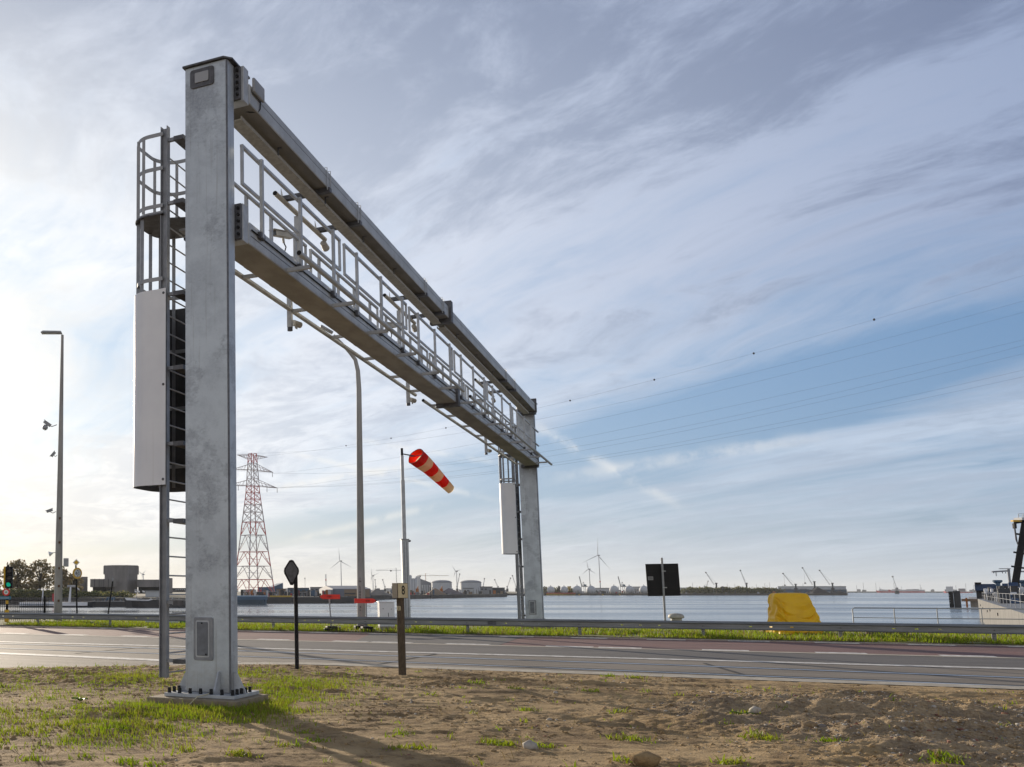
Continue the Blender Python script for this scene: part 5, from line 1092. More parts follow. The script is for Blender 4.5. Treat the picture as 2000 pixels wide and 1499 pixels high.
def tower_crane(px, yj, yt, x0, x1, D, lab):
    c = pos(px, D); t = thing('tower_crane', lab, 'crane', c, 'tower cranes on the horizon'); w = wpx(1.1, D); b = MB(); z0, z1 = -.5, zpx(yt, D); n = 16
    for s in (-1, 1): b.bar(c + RX * s * w / 2 + Z * z0, c + RX * s * w / 2 + Z * z1, w * .3)
    for i in range(n): za, zb = z0 + (z1 - z0) * i / n, z0 + (z1 - z0) * (i + 1) / n; s = 1 if i % 2 else -1; b.bar(c + RX * s * w / 2 + Z * za, c - RX * s * w / 2 + Z * zb, w * .22)
    b.build('tower', FORG if px > 800 else FGREY, t); zj = zpx(yj, D); a0, a1 = c + RX * wpx(x0 - px, D) + Z * zj, c + RX * wpx(x1 - px, D) + Z * zj; b = MB(); b.bar(a0, a1, w * .6); b.bar(c + Z * z1, a0 * .3 + a1 * .7, w * .15); b.bar(c + Z * z1, a0, w * .15); b.build('jib', FTAN if px > 800 else FGREY, t)
    pbox(MB(), max(x0, px - 12), max(x0, px - 12) + 3, yj - .6, yj + 2.4, D, w).build('counterweight', FDARK, t); return t
tower_crane(775, 1114.5, 1110, 735, 785, 900, 'tower crane with a long jib left of the windsock mast')
tower_crane(832, 1125, 1120.5, 816, 877, 1000, 'orange tower crane above the pitched silo building')
def slew_crane(xb, x0, y0, x1, y1, D, lab, tw=5, ytop=None, mtow=None, mboom=None, ybase=1160, nm='harbour_crane'):
    """mobile harbour crane: tower at xb, boom from (x0,y0) up to its head (x1,y1)"""
    c = pos(xb, D); t = thing(nm, lab, 'crane', c, 'harbour cranes across the water'); mtow = mtow or FDARK; mboom = mboom or FLITE; b = MB()
    ytop = ytop or y0 - 4; pbox(b, xb - tw * .32, xb + tw * .32, ytop, ybase - 6, D, wpx(tw * .6, D)); pbox(b, xb - tw * .7, xb + tw * .7, ybase - 11, ybase - 8, D - 1, wpx(tw, D)); pbox(b, xb - tw * .55, xb + tw * .55, ytop, ytop + 1.4, D, wpx(tw, D)); b.build('tower', mtow, t)
    pbox(MB(), xb - tw * 1.1, xb + tw * 1.1, ybase - 6, ybase, D, wpx(tw * 1.5, D)).build('undercarriage', FDARK, t)
    p0, p1 = pos(x0, D - 2) + Z * zpx(y0, D), pos(x1, D - 2) + Z * zpx(y1, D); w = wpx(.95, D); b = MB(); nn = 12; u = np.cross((p1 - p0) / np.linalg.norm(p1 - p0), FX)
    for s in (-1, 1): b.bar(p0 + u * s * w * .8, p1 + u * s * w * .3, w * .42)
    for i in range(nn): q0, q1 = i / nn, (i + 1) / nn; s = 1 if i % 2 else -1; b.bar(p0 + (p1 - p0) * q0 + u * s * w * (.8 - .5 * q0), p0 + (p1 - p0) * q1 - u * s * w * (.8 - .5 * q1), w * .28)
    b.build('boom', mboom, t); MB().obox(p1, RX, FX, Z, w * 1.1, w, w * 1.2).build('boom_head', mtow, t)
    MB().bar(c + Z * zpx(ytop, D), p1, w * .16).build('stay', FGREY, t); return t, p1
slew_crane(1400, 1396, 1143, 1381, 1119, 1010, 'harbour crane with a grey lattice boom right of the black sign', ytop=1139)
slew_crane(1377, 1379, 1152, 1384, 1136, 1015, 'slim pale crane between the black sign and the next crane', tw=2.4, ytop=1144, mtow=FLITE)
slew_crane(1459, 1458, 1143, 1449, 1115, 1015, 'harbour crane standing in front of the blue warehouse', ytop=1139)
slew_crane(1555, 1551, 1146, 1532, 1121, 1000, 'harbour crane behind the yellow tarpaulin, left of three', ytop=1141)
_, hd_ = slew_crane(1592, 1588, 1143, 1571, 1110, 990, 'tall harbour crane with a yellow base, middle of three', ytop=1136)
slew_crane(1627, 1622, 1143, 1604, 1115, 1000, 'harbour crane beside the coal heap, right of three', ytop=1139)
slew_crane(1752, 1753, 1154, 1746, 1127, 1500, 'lone grey crane in front of the long red ship', tw=4, ytop=1148)
for px, D, a in ((1573.5, 990, 1139), (1533.5, 1000, 1143)):
    p = pos(px, D - 2); t = thing('grab', f'dark grab bucket hanging from a crane boom, {"lower and left" if a > 1140 else "higher and right"} one', 'grab', p + Z * zpx(a, D), 'grabs hanging from the cranes'); w = wpx(1, D)
    MB().tube([p + Z * zpx(a, D), p + Z * zpx(1122, D)], w * .12, 5).build('cable', FDARK, t); MB().plate([(-w * 2, -w * 1.8), (w * 2, -w * 1.8), (w * .6, w), (-w * .6, w)], p + Z * zpx(a, D), RX, Z, w).build('bucket', FDARK, t)
for k, (px, y0, x1, y1, D) in enumerate(((734, 1150, 733, 1133, 1000), (752, 1150, 748, 1133, 1000), (893, 1150, 899, 1122, 1100), (944, 1150, 947, 1131, 1100), (973, 1150, 967, 1133, 1200), (991, 1150, 998, 1130, 1200), (1009, 1150, 1002, 1125, 1300))):
    slew_crane(px, px, 1148, x1, y1, D, ['small faint crane right of the small turbine', 'second small faint crane right of the small turbine', 'pale crane boom leaning right beside the tank turbine', 'pale crane boom behind the right storage tank', 'faint crane leaning left near the wharf end', 'faint crane leaning right at the wharf end', 'faint crane leaning left beside the far ladder'][k], tw=2, ytop=1146, mtow=FGREY, ybase=1156)
def sts(px, D, lab):
    c = pos(px, D); t = thing('container_crane', lab, 'crane', c, 'container cranes with raised booms'); w = wpx(1., D); b = MB()
    for x in (-1., 7): b.bar(c + RX * x * w * 1. + Z * 0, c + RX * x * w + Z * zpx(1146, D), w * .8); b.bar(c + RX * x * w + FX * w * 8, c + RX * x * w + FX * w * 8 + Z * zpx(1146, D), w * .8)
    b.bar(c - RX * w * 1 + Z * zpx(1146, D), c + RX * w * 11 + Z * zpx(1146, D), w * 1.6); b.bar(c + RX * w * 1 + Z * zpx(1146, D), c + RX * w * 3 + Z * zpx(1137, D), w * .8); b.bar(c + RX * w * 7 + Z * zpx(1146, D), c + RX * w * 3 + Z * zpx(1137, D), w * .6); b.build('frame', FGREY, t)
    b = MB(); b.bar(c + Z * zpx(1146, D), c - RX * w * 4.2 + Z * zpx(1126.5, D), w * 1.7); b.build('raised_boom', FGREY, t); pbox(MB(), px + 3, px + 9, 1142, 1145.2, D - 2, 6).build('machine_house', FBLUE, t)
sts(1137, 1500, 'container crane with raised boom left of the tallest turbine'); sts(1213, 1500, 'container crane with raised boom right of the tallest turbine')
# ---- tanks, silos, sheds and heaps on the middle shore
for px, w, D, lab in ((868, 39, 800, 'white domed storage tank, left of the pair'), (925.5, 40.5, 800, 'white domed storage tank, right of the pair')):
    c = pos(px, D) + FX * wpx(w / 2, D); t = thing('storage_tank', lab, 'tank', c, 'domed storage tanks'); r_ = wpx(w / 2, D); ze, zr = zpx(1138.4, D), zpx(1133.4, D)
    MB().lathe(c, [(r_, -.5), (r_, ze)], 32).build('shell', FLITE, t, smooth=50); MB().lathe(c, [(r_ * 1.03, ze + .02)] + [(r_ * 1.03 * math.cos(R(a)) + .01, ze + .05 + (zr - ze) * math.sin(R(a))) for a in range(0, 90, 12)], 32).build('dome', FGREY, t, smooth=50)
t = thing('silo_block', 'tall grey cluster of silos right of the windsock mast', 'silo', pos(805, 640)); D = 640.
for x, y in ((796.5, 1122), (801, 1125), (806, 1131), (811, 1130)): c = pos(x + 1.5, D); MB().lathe(c, [(wpx(2.5, D), -.5), (wpx(2.5, D), zpx(y, D)), (wpx(1.2, D), zpx(y - 1.2, D))], 14).build('silo', FLITE, t, smooth=50)
pbox(MB(), 813, 822, 1126, 1158, D + 5, 10).build('elevator_tower', FLITE, t)
t = thing('pitched_store', 'grey store with a long sloping roof beside the silos', 'building', pos(832, 660)); D = 660.; MB().plate([(wpx(-10, D), 0), (wpx(11, D), 0), (wpx(11, D), zpx(1139, D)), (wpx(9, D), zpx(1138, D)), (wpx(-10, D), zpx(1131, D))], pos(832, D), RX, Z, -25).build('wall', FGREY, t)
for k in range(4): pbox(MB(), 824 + k * 4.6, 827 + k * 4.6, 1143, 1158, D - .8, .5).build('panel', FLITE, t)
D = 400.; t = thing('warehouse', 'warehouse with a long blue grey roof behind the left arrow sign', 'warehouse', pos(680, D)); gable(MB(), 650, 724, 1150.5, 1144, 1166, D + 6, 40).build('roof', mat('roof_blue', (.16, .18, .23), (.13, .145, .19), .6, 0, .1), t); pbox(MB(), 652, 722, 1151.6, 1166, D + 5.5, 3).build('wall', FTAN, t); pbox(MB(), 673, 694, 1158.4, 1160.6, D + 5.2, .4).build('doorway', FDARK, t); pbox(MB(), 636, 650, 1152, 1166, D + 2, 14).build('annex', FGREY, t)
D = 520.; t = thing('blue_hall', 'blue hall with a slanted roof beside the lattice tower', 'building', pos(535, D)); MB().plate([(0, 0), (wpx(22, D), 0), (wpx(22, D), zpx(1139, D)), (0, zpx(1147.5, D))], pos(531, D), RX, Z, -30).build('wall', FBLUE, t); pbox(MB(), 505, 532, 1147, 1160, D + 2, 25).build('low_wing', FBLUE, t)
for k, (x0, x1, y0, D, m, lab) in enumerate(((540, 558, 1151, 420, FTAN, 'brown shed below the blue hall'), (562, 604, 1149.5, 460, FBLUE, 'blue grey works building left of the warehouse'), (606, 634, 1148, 520, FGREY, 'grey works building next to the warehouse'), (575, 600, 1156, 400, FGREY, 'low grey shed on the quay behind the marker post'), (470, 500, 1153, 480, FLITE, 'white low hall under the lattice tower'), (500, 540, 1157, 380, FDARK, 'dark quay shed behind the blue barge'), (765, 796, 1147, 900, FGREY, 'grey hall left of the silos'), (905, 925, 1150, 690, FLITE, 'pale concrete storage bay behind the gravel heap'), (938, 962, 1147, 740, FGREY, 'grey plant building right of the tanks'), (962, 986, 1149, 740, FDARK, 'dark plant building near the wharf end'))):
    t = thing('works_building', lab, 'building', pos((x0 + x1) / 2, D), 'works buildings on the far quay'); pbox(MB(), x0, x1, y0, 1166, D, 14).build('wall', m, t); pbox(MB(), x0 - .5, x1 + .5, y0 - 1, y0 - .05, D - .5, 15).build('roof', FDARK if m is not FDARK else FGREY, t)
    for q in range(3): pbox(MB(), x0 + 2 + q * (x1 - x0 - 3) / 3, x0 + 2 + q * (x1 - x0 - 3) / 3 + (x1 - x0) * .16, y0 + 3, y0 + 5.5, D - .35, .3).build('window', FDARK, t)
for px, yt, D, lab in ((596, 1129, 600, 'thin floodlight mast left of the chimney'), (637, 1122, 600, 'red and white chimney left of the large roofed warehouse')):
    c = pos(px, D); t = thing('chimney' if px > 600 else 'light_mast', lab, 'chimney' if px > 600 else 'mast', c); MB().tube([c, c + Z * zpx(yt, D)], wpx(.9 if px > 600 else .35, D), 8).build('shaft', FLITE if px > 600 else FGREY, t); pbox(MB(), px - 1, px + 1, (1131 if px > 600 else yt), (1135 if px > 600 else yt + 2.5), D - 1.5, 2).build('band' if px > 600 else 'lamp_head', FRED if px > 600 else FGREY, t)
def heap(name, px, w, y0, D, m, lab, skew=0., base=1166):
    c = pos(px, D); r_ = wpx(w / 2, D); h = zpx(y0, D); n = 22; v = []; 
    for i in range(7):
        q = i / 6
        for j in range(n): a = 2 * math.pi * j / n; k = (1 - q) * (1 + .12 * math.sin(3 * a + px) + .06 * math.sin(7 * a)); v.append(c + RX * (math.cos(a) * r_ * k + skew * r_ * q) + FX * math.sin(a) * r_ * k * .8 + Z * (-.6 + (h + .6) * (q ** .85 if q < 1 else 1.)))
    b = MB().add(v, [(i * n + j, i * n + (j + 1) % n, (i + 1) * n + (j + 1) % n, (i + 1) * n + j) for i in range(6) for j in range(n)]); o = b.build(name, m, smooth=70); return tag(o, lab, 'heap', 'bulk heaps on the far quays')
HP = mat('heap_grey', (.26, .24, .22), (.2, .185, .17), .95, 0, .3, 6); HM = mat('heap_mauve', (.19, .17, .18), (.15, .135, .14), .95, 0, .3, 6); COAL = mat('coal', (.045, .045, .048), (.03, .03, .033), .9, 0, .3, 6)
heap('gravel_heap', 737, 52, 1149.5, 500, HP, 'broad grey gravel heap right of the street lamp'); heap('gravel_heap', 780, 46, 1155, 540, HP, 'low grey gravel heap behind the wooden number post'); heap('sand_heap', 850, 44, 1149, 590, FTAN, 'brown sand heap behind the two black dolphin piles'); heap('gravel_heap', 884, 50, 1149, 620, HM, 'dark mauve heap in front of the left tank', -.3); heap('gravel_heap', 815, 26, 1156, 600, HP, 'small grey heap at the foot of the silos'); heap('gravel_heap', 945, 30, 1159, 680, HP, 'low pinkish heap near the wharf end')
heap('coal_heap', 1597, 46, 1147, 985, COAL, 'large dark coal heap under the tall crane'); heap('coal_heap', 1640, 30, 1154, 970, COAL, 'smaller dark heap at the end of the shore')
for px, w, y0, m, D, lab in ((815, 6, 1146, FORG, 625, 'orange loader hopper beside the silos'), (862, 6, 1146, FORG, 600, 'orange excavator on the brown sand heap')):
    t = thing('loader', lab, 'machine', pos(px, D)); pbox(MB(), px - w / 2, px + w / 2, y0 + 4, 1158, D - 4, 4).build('body', m, t); MB().bar(pos(px, D - 4) + Z * zpx(y0 + 5, D), pos(px + 2, D - 4) + Z * zpx(y0, D), wpx(1.6, D)).build('arm', m, t)
for px, lab in ((840, 'black dolphin pile in the water, left of two'), (845, 'black dolphin pile in the water, right of two')):
    D = 545.; c = pos(px, D); t = thing('dolphin_pile', lab, 'pile', c, 'dolphin piles before the sand heap'); MB().tube([c + Z * (WL - .5), c + Z * zpx(1148.5, D)], wpx(.7, D), 8).build('pile', HULL, t); MB().tube([c + Z * zpx(1148.5, D), c + Z * zpx(1147.6, D)], wpx(1., D), 8).build('cap', FDARK, t)
t = thing('parked_truck', 'small white truck parked on the quay below the silos', 'truck', pos(821, 575)); pbox(MB(), 819, 825, 1159.5, 1164, 575, 2.4).build('cargo_box', WHITE, t); pbox(MB(), 817.4, 818.9, 1161, 1164, 575, 2.2).build('cab', WHITE, t)
for x in (818.4, 820.4, 823.6): MB().tube([pos(x, 574.9) + Z * (zpx(1164.3, 575)), pos(x, 577) + Z * (zpx(1164.3, 575))], .5, 10).build('wheel', BLACK, t)
# ---- the far shore, right of the gantry
for k, px in enumerate((1076, 1102, 1127.5, 1154.5, 1199.5, 1229.5, 1258)):
    D = 985.; c = pos(px, D); r_ = wpx(8.6 if k > 1 else 7.4, D); zc = zpx(1153, D)
    t = thing('spherical_tank', 'white spherical gas tank on the far shore, number %s from the gantry' % ['one', 'two', 'three', 'four', 'five', 'six', 'seven'][k], 'tank', c, 'spherical gas tanks')
    t['label'] = ['faint white spherical tank nearest the far gantry pillar', 'white spherical tank beside the dark bush', 'white spherical tank under the left container crane', 'white spherical tank below the smaller turbine', 'white spherical tank just left of the right container crane', 'white spherical tank under the right container crane', 'white spherical tank at the left edge of the black sign'][k]
    MB().lathe(c + Z * zc, [(r_ * math.sin(R(a)) + .01, -r_ * math.cos(R(a))) for a in range(0, 181, 12)], 24).build('sphere', FLITE, t, smooth=80)
    for j in range(8): a = j * math.pi / 4; q = c + (RX * math.cos(a) + FX * math.sin(a)) * r_ * .92; MB().tube([q + Z * -.5, q + Z * zc], wpx(.35, D), 6).build('support_leg', FGREY, t)
    MB().tube([c + Z * (zc + r_), c + Z * (zc + r_ * 1.25)], wpx(.7, D), 6).build('top_valve', FGREY, t)
t = thing('jetty', 'long yellow jetty at the water line right of the far pillar', 'jetty', pos(1094, 955)); pbox(MB(), 1067, 1124, 1158.2, 1159.6, 955, 6).build('red_deck', FRED, t)
for k in range(19): pbox(MB(), 1067 + k * 3, 1069.2 + k * 3, 1159.7, 1163.4, 955, 4).build('yellow_panel', FYEL, t)
for px in (1131, 1177, 1210): t = thing('yellow_buoy_post', 'small yellow post at the far waterline ' + {1131: 'left of the tanks gap', 1177: 'below the tallest turbine', 1210: 'below the right container crane'}[px], 'post', pos(px, 957), 'yellow posts on the far shore'); pbox(MB(), px - 1.6, px + 1.6, 1160.5, 1163.4, 957, 3).build('post_body', FYEL, t); pbox(MB(), px - .6, px + .6, 1157.5, 1160.4, 957.5, 1.5).build('post_head', FDARK, t)
for k, (x0, x1, y0, m, D, lab) in enumerate(((1160, 1192, 1149.5, FLITE, 1050, 'white warehouse between the spherical tanks'), (1062, 1072, 1151, FGREY, 1050, 'grey block right beside the far gantry pillar'), (1236, 1252, 1147, FLITE, 1100, 'pale hall behind the two right spherical tanks'), (1326, 1357, 1149, FLITE, 1300, 'large white building right of the black sign'), (1357, 1372, 1154, FGREY, 1200, 'low grey building right of the large white one'), (1437, 1500, 1151.5, FBLUE, 1010, 'blue warehouse behind the far crane'), (1500, 1518, 1150.5, FBLUE, 1000, 'small blue building left of the yellow tarpaulin'), (1505, 1580, 1152, FBLUE, 1040, 'long dark blue shed behind the yellow tarpaulin'), (1519, 1652, 1146.4, FLITE, 1100, 'very long white store behind the three cranes'), (1566, 1653, 1152.5, FBLUE, 1060, 'long blue grey shed behind the coal heaps'), (1088, 1098, 1151, FGREY, 1040, 'grey block between the first spherical tanks'), (1264, 1300, 1148, FGREY, 1200, 'grey hall hidden mostly by the black sign'))):
    t = thing('shore_building', lab, 'building', pos((x0 + x1) / 2, D), 'buildings on the far shore'); pbox(MB(), x0, x1, y0, 1162, D, 20).build('wall', m, t); pbox(MB(), x0 - .4, x1 + .4, y0 - .9, y0 - .05, D - .6, 21).build('roof', FGREY if m is FBLUE else FDARK if k % 2 else FGREY, t)
    for q in range(4): pbox(MB(), x0 + (x1 - x0) * (.1 + .23 * q), x0 + (x1 - x0) * (.2 + .23 * q), y0 + 4, y0 + 7, D - .5, .4).build('door', FDARK, t)
cs = [(pos(x, 1000) + Z * 2, (6 * random.uniform(.6, 1.2), 5, 3.2 * random.uniform(.6, 1.5))) for x in list(range(1335, 1520, 4)) + list(range(1062, 1130, 8))]
tag(leaf_cloud('shore_scrub', cs, 7, .9, LB), kind='stuff')
for px, lab in ((1064, 'dark round tree close to the far gantry pillar'), (1092, 'dark round tree between the first two spherical tanks'), (1412, 'dark round tree right of the first harbour crane'), (1112, 'yellow autumn tree before the third spherical tank')):
    D = 990.; c = pos(px, D); t = thing('shore_tree', lab, 'tree', c, 'single trees on the far shore'); leaf_cloud('crown', [(c + Z * zpx(1148.5, D), (wpx(3.4, D), 2, wpx(3.6, D))), (c + Z * zpx(1152, D), (wpx(2.6, D), 2, wpx(3, D)))], 26, .55, [FYEL] if px == 1112 else [mat('conifer', (.03, .037, .03))], t); MB().tube([c, c + Z * zpx(1150, D)], .4, 6).build('trunk', BARK, t)
# distant low skyline, faint in the haze
sk = MB(); random.seed(11)
for k in range(190):
    px = random.uniform(440, 2050); w = random.uniform(3, 14); pbox(sk, px, px + w, 1155 - random.uniform(2, 6.5 if px < 1050 else 4.), 1158, 2900 + random.uniform(0, 900), 30)
tag(sk.build('far_skyline', FGREY), kind='stuff')
sk = MB()
for k in range(34): px = random.uniform(1320, 1990); pbox(sk, px, px + .6, 1155 - random.uniform(6, 17), 1157, 2850, 2)
tag(sk.build('far_masts', FGREY), kind='stuff')
# small clutter of the working quays: stacks, pipes, parked plant, fences
CL = [FGREY, FDARK, FLITE, FBLUE, FTAN, FDARK, FORG, FRED, HULL, FGREY]; random.seed(21)
for nm, rng_, n in (('quay_clutter', 0, 420), ('shore_clutter', 1, 420)):
    sk = MB()
    for k in range(n):
        sk.use(random.choice([0, 0, 1, 1, 1, 2, 3, 4, 4, 5, 6, 7, 8, 9]))
        if rng_ == 0:
            px = random.uniform(470, 988); D = float(np.interp(px, [470, 580, 698, 715, 850, 990], [330, 366, 418, 486, 576, 722])) + random.uniform(0, 60); y0 = random.uniform(1152, 1163); w = random.uniform(1., 6.)
        else:
            px = random.choice([random.uniform(1062, 1262), random.uniform(1330, 1650)]); D = random.uniform(975, 1100); y0 = random.uniform(1154.5, 1161); w = random.uniform(1., 7.)
        if k % 6 == 0: w, y0 = random.uniform(.3, .7), y0 - random.uniform(2, 7)
        pbox(sk, px, px + w, y0, 1166 if rng_ == 0 else 1162, D, 3.)
    tag(sk.build(nm, CL), kind='stuff')
# ships at the right
D = 2450.; t = thing('car_carrier', 'long red and white ship on the horizon at the right', 'ship', pos(1760, D)); b, inf = hull_mesh(1719, 1797, 1155.2, 1160, D, 26., bow=-1, sheer=2., rot=-36.); b.build('hull', FRED, t); pbox(MB(), 1716, 1806, 1152.2, 1155.1, D + 2, 22).build('superstructure', FLITE, t); pbox(MB(), 1735, 1740, 1152.6, 1156, D - .6, .5).build('red_mark', FRED, t); pbox(MB(), 1718, 1722, 1150.4, 1152.1, D + 4, 10).build('bridge', FLITE, t)
t = thing('container_ship', 'distant red and white ship behind the black mooring block', 'ship', pos(1856, 2300)); b, inf = hull_mesh(1848, 1894, 1156.5, 1160, 2300., 26., bow=-1, sheer=2., rot=-37.); b.build('hull', FRED, t); pbox(MB(), 1848, 1862, 1146, 1156, 2302, 16).build('bridge', FLITE, t); pbox(MB(), 1872, 1886, 1150, 1156, 2302, 16).build('container_stack', FGREY, t)
D = 250.; t = thing('mooring_block', 'black timber mooring block standing in the water at the right', 'mooring block', pos(1864, D)); pbox(MB(), 1852, 1861, 1155.5, 1187.5, D, 2.4).build('fender', BLACKP, t); pbox(MB(), 1861.4, 1875, 1154.6, 1188, D - .3, 2.6).build('fender', HULL, t)
for k in range(4): pbox(MB(), 1853, 1854.2, 1162 + 5 * k, 1163.6 + 5 * k, D - .1, .08).build('depth_mark', FLITE, t)
t = thing('mooring_dolphin', 'rusty mooring platform between the black block and the grey barge', 'dolphin', pos(1893, 235)); D = 235.; pbox(MB(), 1876, 1908, 1170, 1175, D, 4).build('deck', FTAN, t); pbox(MB(), 1893, 1909, 1175.1, 1187, D + .4, 3).build('concrete_leg', CONC, t); pbox(MB(), 1884, 1888, 1168, 1187, D - .2, 1).build('rusty_pile', FORG, t); pbox(MB(), 1890, 1907, 1166, 1170, D + .5, 3).build('white_cover', WHITE, t)
# grey work barge with a deck crane, lengthwise on the right
t = thing('work_barge', 'grey work barge with railings and cluttered deck moored at the right edge', 'barge', pos(1960, 80))
A_, B_ = pos(1908, 150.), pos(1999, 50.5); dv = (B_ - A_); LB_ = np.linalg.norm(dv); dv /= LB_; sdv = np.array([-dv[1], dv[0], 0.]); sdv = sdv if sdv @ RX > 0 else -sdv; zd = zpx(1170, 150.)
BARGE = mat('barge_grey', (.17, .165, .155), (.12, .117, .11), .8, 0, .5, 6, bump=.1, bscale=4); DECK = mat('barge_deck', (.20, .215, .23), (.14, .15, .16), .6, 0, .6)
W_ = 13.
b = MB().add([A_ + Z * (WL - .3) + dv * .8, B_ + Z * (WL - .3), B_ + sdv * W_ + Z * (WL - .3), A_ + sdv * W_ + Z * (WL - .3) + dv * .8, A_ + Z * zd, B_ + Z * zd, B_ + sdv * W_ + Z * zd, A_ + sdv * W_ + Z * zd], [(3, 2, 1, 0), (0, 1, 5, 4), (1, 2, 6, 5), (2, 3, 7, 6), (3, 0, 4, 7)]); b.build('hull', BARGE, t)
MB().add([A_ + Z * zd, B_ + Z * zd, B_ + sdv * W_ + Z * zd, A_ + sdv * W_ + Z * zd], [(0, 1, 2, 3)]).build('deck', DECK, t)
for k in range(8):
    if k % 3: MB().obox(A_ + dv * (7 + k * 11) - sdv * .04 + Z * (zd - 1. + .25 * (k % 2)), dv, sdv, Z, .12, .03, .12).build('hull_mark', FDARK, t)
for k in range(17):
    p = A_ + dv * (4 + k * 7.) + sdv * .5 + Z * zd; MB().tube([p, p + Z * .95], .025, 5).build('railing_post', GREYP, t)
for zz in (.5, .95): MB().bar(A_ + dv * 4 + sdv * .5 + Z * (zd + zz), A_ + dv * 119 + sdv * .5 + Z * (zd + zz), .022).build('railing_bar', GREYP, t)
random.seed(5); SBLUE2 = mat('deck_blue', (.015, .06, .15), rough=.5)
for k in range(190):
    p = A_ + dv * random.uniform(1.5, 70) + sdv * random.uniform(.9, 5.5) + Z * zd; h = random.uniform(.4, 1.7); m = random.choice([FDARK, FDARK, HULL, FGREY, HULL, FGREY, FDARK, FDARK, WHITEP, SBLUE2])
    if k % 3 == 0: MB().lathe(p, [(.13, 0), (.13, h * .6), (.24, h * .75), (.2, h), (.05, h * 1.05)], 10).build('vent', m, t, smooth=40)
    elif k % 3 == 1: MB().obox(p + Z * h / 2, dv, sdv, Z, random.uniform(.2, .7), random.uniform(.2, .5), h / 2).build('deck_box', m, t, bevel=.04)
    else: MB().tube([p, p + Z * h, p + Z * h + dv * .8, p + dv * .8], .09, 8).build('deck_pipe', m, t)
for k in (1, 2): MB().obox(A_ + dv * (6 + 12 * k) + sdv * .9 + Z * (zd + .4), dv, sdv, Z, .5, .4, .4).build('winch', HULL, t, bevel=.06)
t = thing('blue_push_boat', 'dark blue workboat superstructure with funnels behind the grey barge', 'boat', pos(1955, 158)); D = 158.; SBLUE = mat('boat_blue', (.012, .05, .14), (.01, .04, .11), .45, 0, .5)
pbox(MB(), 1904, 1948, 1141, 1154, D, 6).build('bow_house', SBLUE, t, bevel=.1); pbox(MB(), 1906, 1990, 1151, 1170, D + 2, 9).build('lower_house', HULL, t); pbox(MB(), 1905, 1918, 1138, 1142, D - .2, 2).build('roof_hatch', BLACKP, t); pbox(MB(), 1958, 2040, 1140, 1153, D + 4, 6).build('bridge_house', SBLUE, t)
for px in (1950, 1999): c = pos(px, D - 1); w = wpx(1, D); MB().lathe(c, [(w * 4, zpx(1156, D)), (w * 4.2, zpx(1140, D)), (w * 7.6, zpx(1137.4, D)), (w * 8, zpx(1134, D)), (w * 6, zpx(1133.6, D))], 18).build('funnel', FBLUE if px > 1980 else FBLUE, t, smooth=40)
for k in range(3): MB().tube([pos(1936 + k * 4, D - .25) + Z * zpx(1147 - .4 * k, D)] + [pos(1936 + k * 4 + 1.6 * math.cos(R(a)), D - .25) + Z * (zpx(1147, D) + wpx(2, D) * math.sin(R(a))) for a in range(0, 300, 40)], .06, 6).build('pale_letter', mat('pale_pink', (.5, .3, .35)), t)
t = thing('radar_mast', 'pale radar mast with a long crossbar left of the black deck crane', 'mast', pos(1975, 132)); D = 132.; b = MB(); b.bar(pos(1974, D) + Z * zpx(1150, D), pos(1974, D) + Z * zpx(1111, D), .25); b.bar(pos(1942, D) + Z * zpx(1117.5, D), pos(1976, D) + Z * zpx(1115.5, D), .2); b.bar(pos(1956, D) + Z * zpx(1111.5, D), pos(1978, D) + Z * zpx(1111.5, D), .1); b.bar(pos(1985, D) + Z * zpx(1117, D), pos(2015, D) + Z * zpx(1117, D), .18); b.build('mast_frame', FGREY, t)
for x in (1944, 1961, 1967): pbox(MB(), x, x + 1.6, 1118, 1120.5, D - .2, .3).build('mast_lamp', FDARK, t)
MB().tube([pos(1949, D) + Z * zpx(1118, D), pos(1949, D) + Z * zpx(1126, D)], .05, 5).build('hanger', FGREY, t)
t = thing('deck_crane', 'thick black deck crane arm with a yellow hook block and railed top', 'crane', pos(1982, 118)); D = 118.
p0, p1 = pos(1982, D) + Z * zpx(1150, D), at(2003, 1012, D); bd = (p1 - p0) / np.linalg.norm(p1 - p0); BX, BY, _c = facing(1990); bs = np.cross(bd, BY); L_ = np.linalg.norm(p1 - p0)
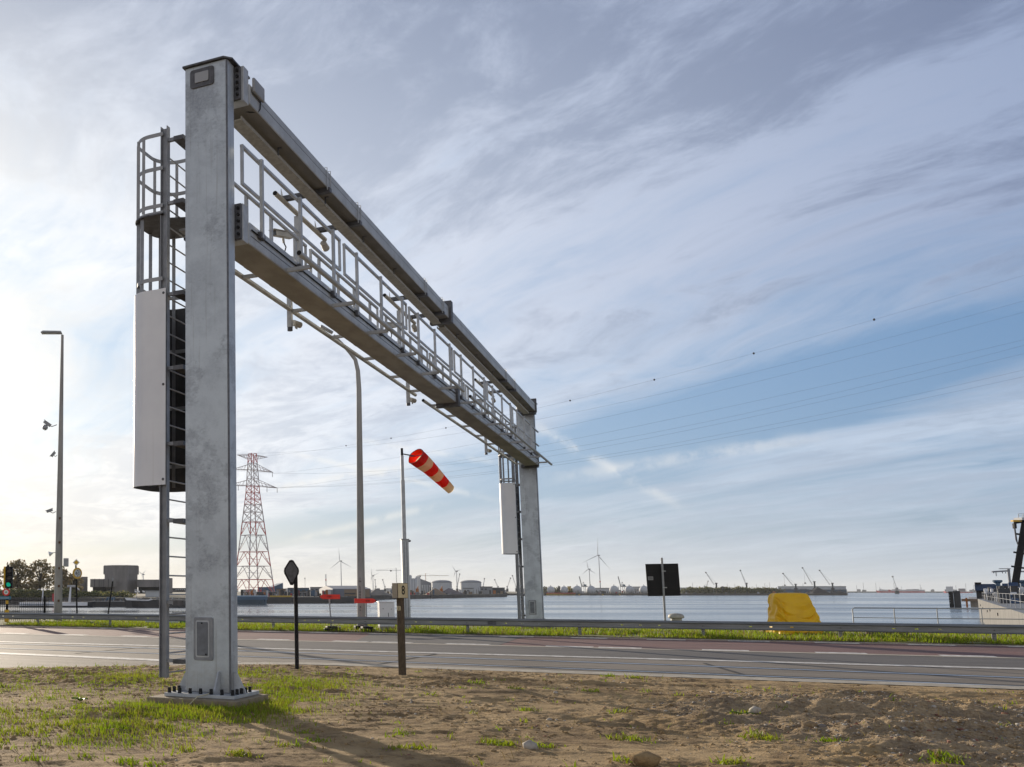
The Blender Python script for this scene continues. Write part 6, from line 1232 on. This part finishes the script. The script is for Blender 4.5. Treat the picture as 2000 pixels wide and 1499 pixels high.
MB().add([p0 - bs * .36 - BY * .35, p0 + bs * .36 - BY * .35, p1 + bs * .33 - BY * .3, p1 - bs * .33 - BY * .3, p0 - bs * .36 + BY * .35, p0 + bs * .36 + BY * .35, p1 + bs * .33 + BY * .3, p1 - bs * .33 + BY * .3], [(0, 1, 2, 3), (7, 6, 5, 4), (1, 5, 6, 2), (0, 3, 7, 4), (3, 2, 6, 7), (4, 5, 1, 0)]).build('boom', BLACKP, t, bevel=.04)
for q in (.3, .5, .76): c = p0 + bd * L_ * q; MB().obox(c, bs, BY, bd, .62, .4, .1).build('collar', BLACKP, t, bevel=.02)
pbox(MB(), 1970, 1990, 1138, 1152, D - .5, 2.4).build('crane_base', SBLUE, t, bevel=.1)
h = at(1981, 1022, D); MB().tube([p1 - Z * .4, h, h - Z * .3], .13, 8).build('jib_tip', BLACKP, t); MB().obox(h + Z * .25 + RX * .25, RX, FX, Z, .5, .2, .1).build('yellow_block', YEL, t); MB().obox(h - Z * .35, RX, FX, Z, .14, .14, .3).build('hook_block', BLACKP, t)
MB().tube([h - Z * .4, h - Z * 2.4 + RX * .1, p0 + bd * L_ * .5 - bs * .3], .06, 6).build('hose', DARKST, t); MB().tube([h - Z * .4 - RX * .06, h - Z * 2.0 - RX * .02, p0 + bd * L_ * .48 - bs * .3], .05, 6).build('hose', DARKST, t)
b = MB()
for x in (1989, 1998, 2007): b.bar(at(x, 1012, D), at(x, 1004, D), .06)
b.bar(at(1989, 1004, D), at(2014, 1004, D), .06); b.bar(at(1989, 1008, D), at(2014, 1008, D), .05); b.bar(at(1988, 1014, D), at(2016, 1014, D), 1.2, .3); b.build('top_platform', FLITE, t)

# ------------------------------------------------------------------ the air
hm = bpy.data.materials.new('haze'); hm.use_nodes = True; hn = hm.node_tree; hn.nodes.clear()
pv = hn.nodes.new('ShaderNodeVolumePrincipled'); pv.inputs['Density'].default_value = .00006; pv.inputs['Color'].default_value = (.88, .92, .97, 1); pv.inputs['Anisotropy'].default_value = .25
ho = hn.nodes.new('ShaderNodeOutputMaterial'); hn.links.new(pv.outputs[0], ho.inputs['Volume'])
tag(MB().box(-9500, 9500, -400, 14500, -4.2, 95).build('haze', hm), kind='stuff')
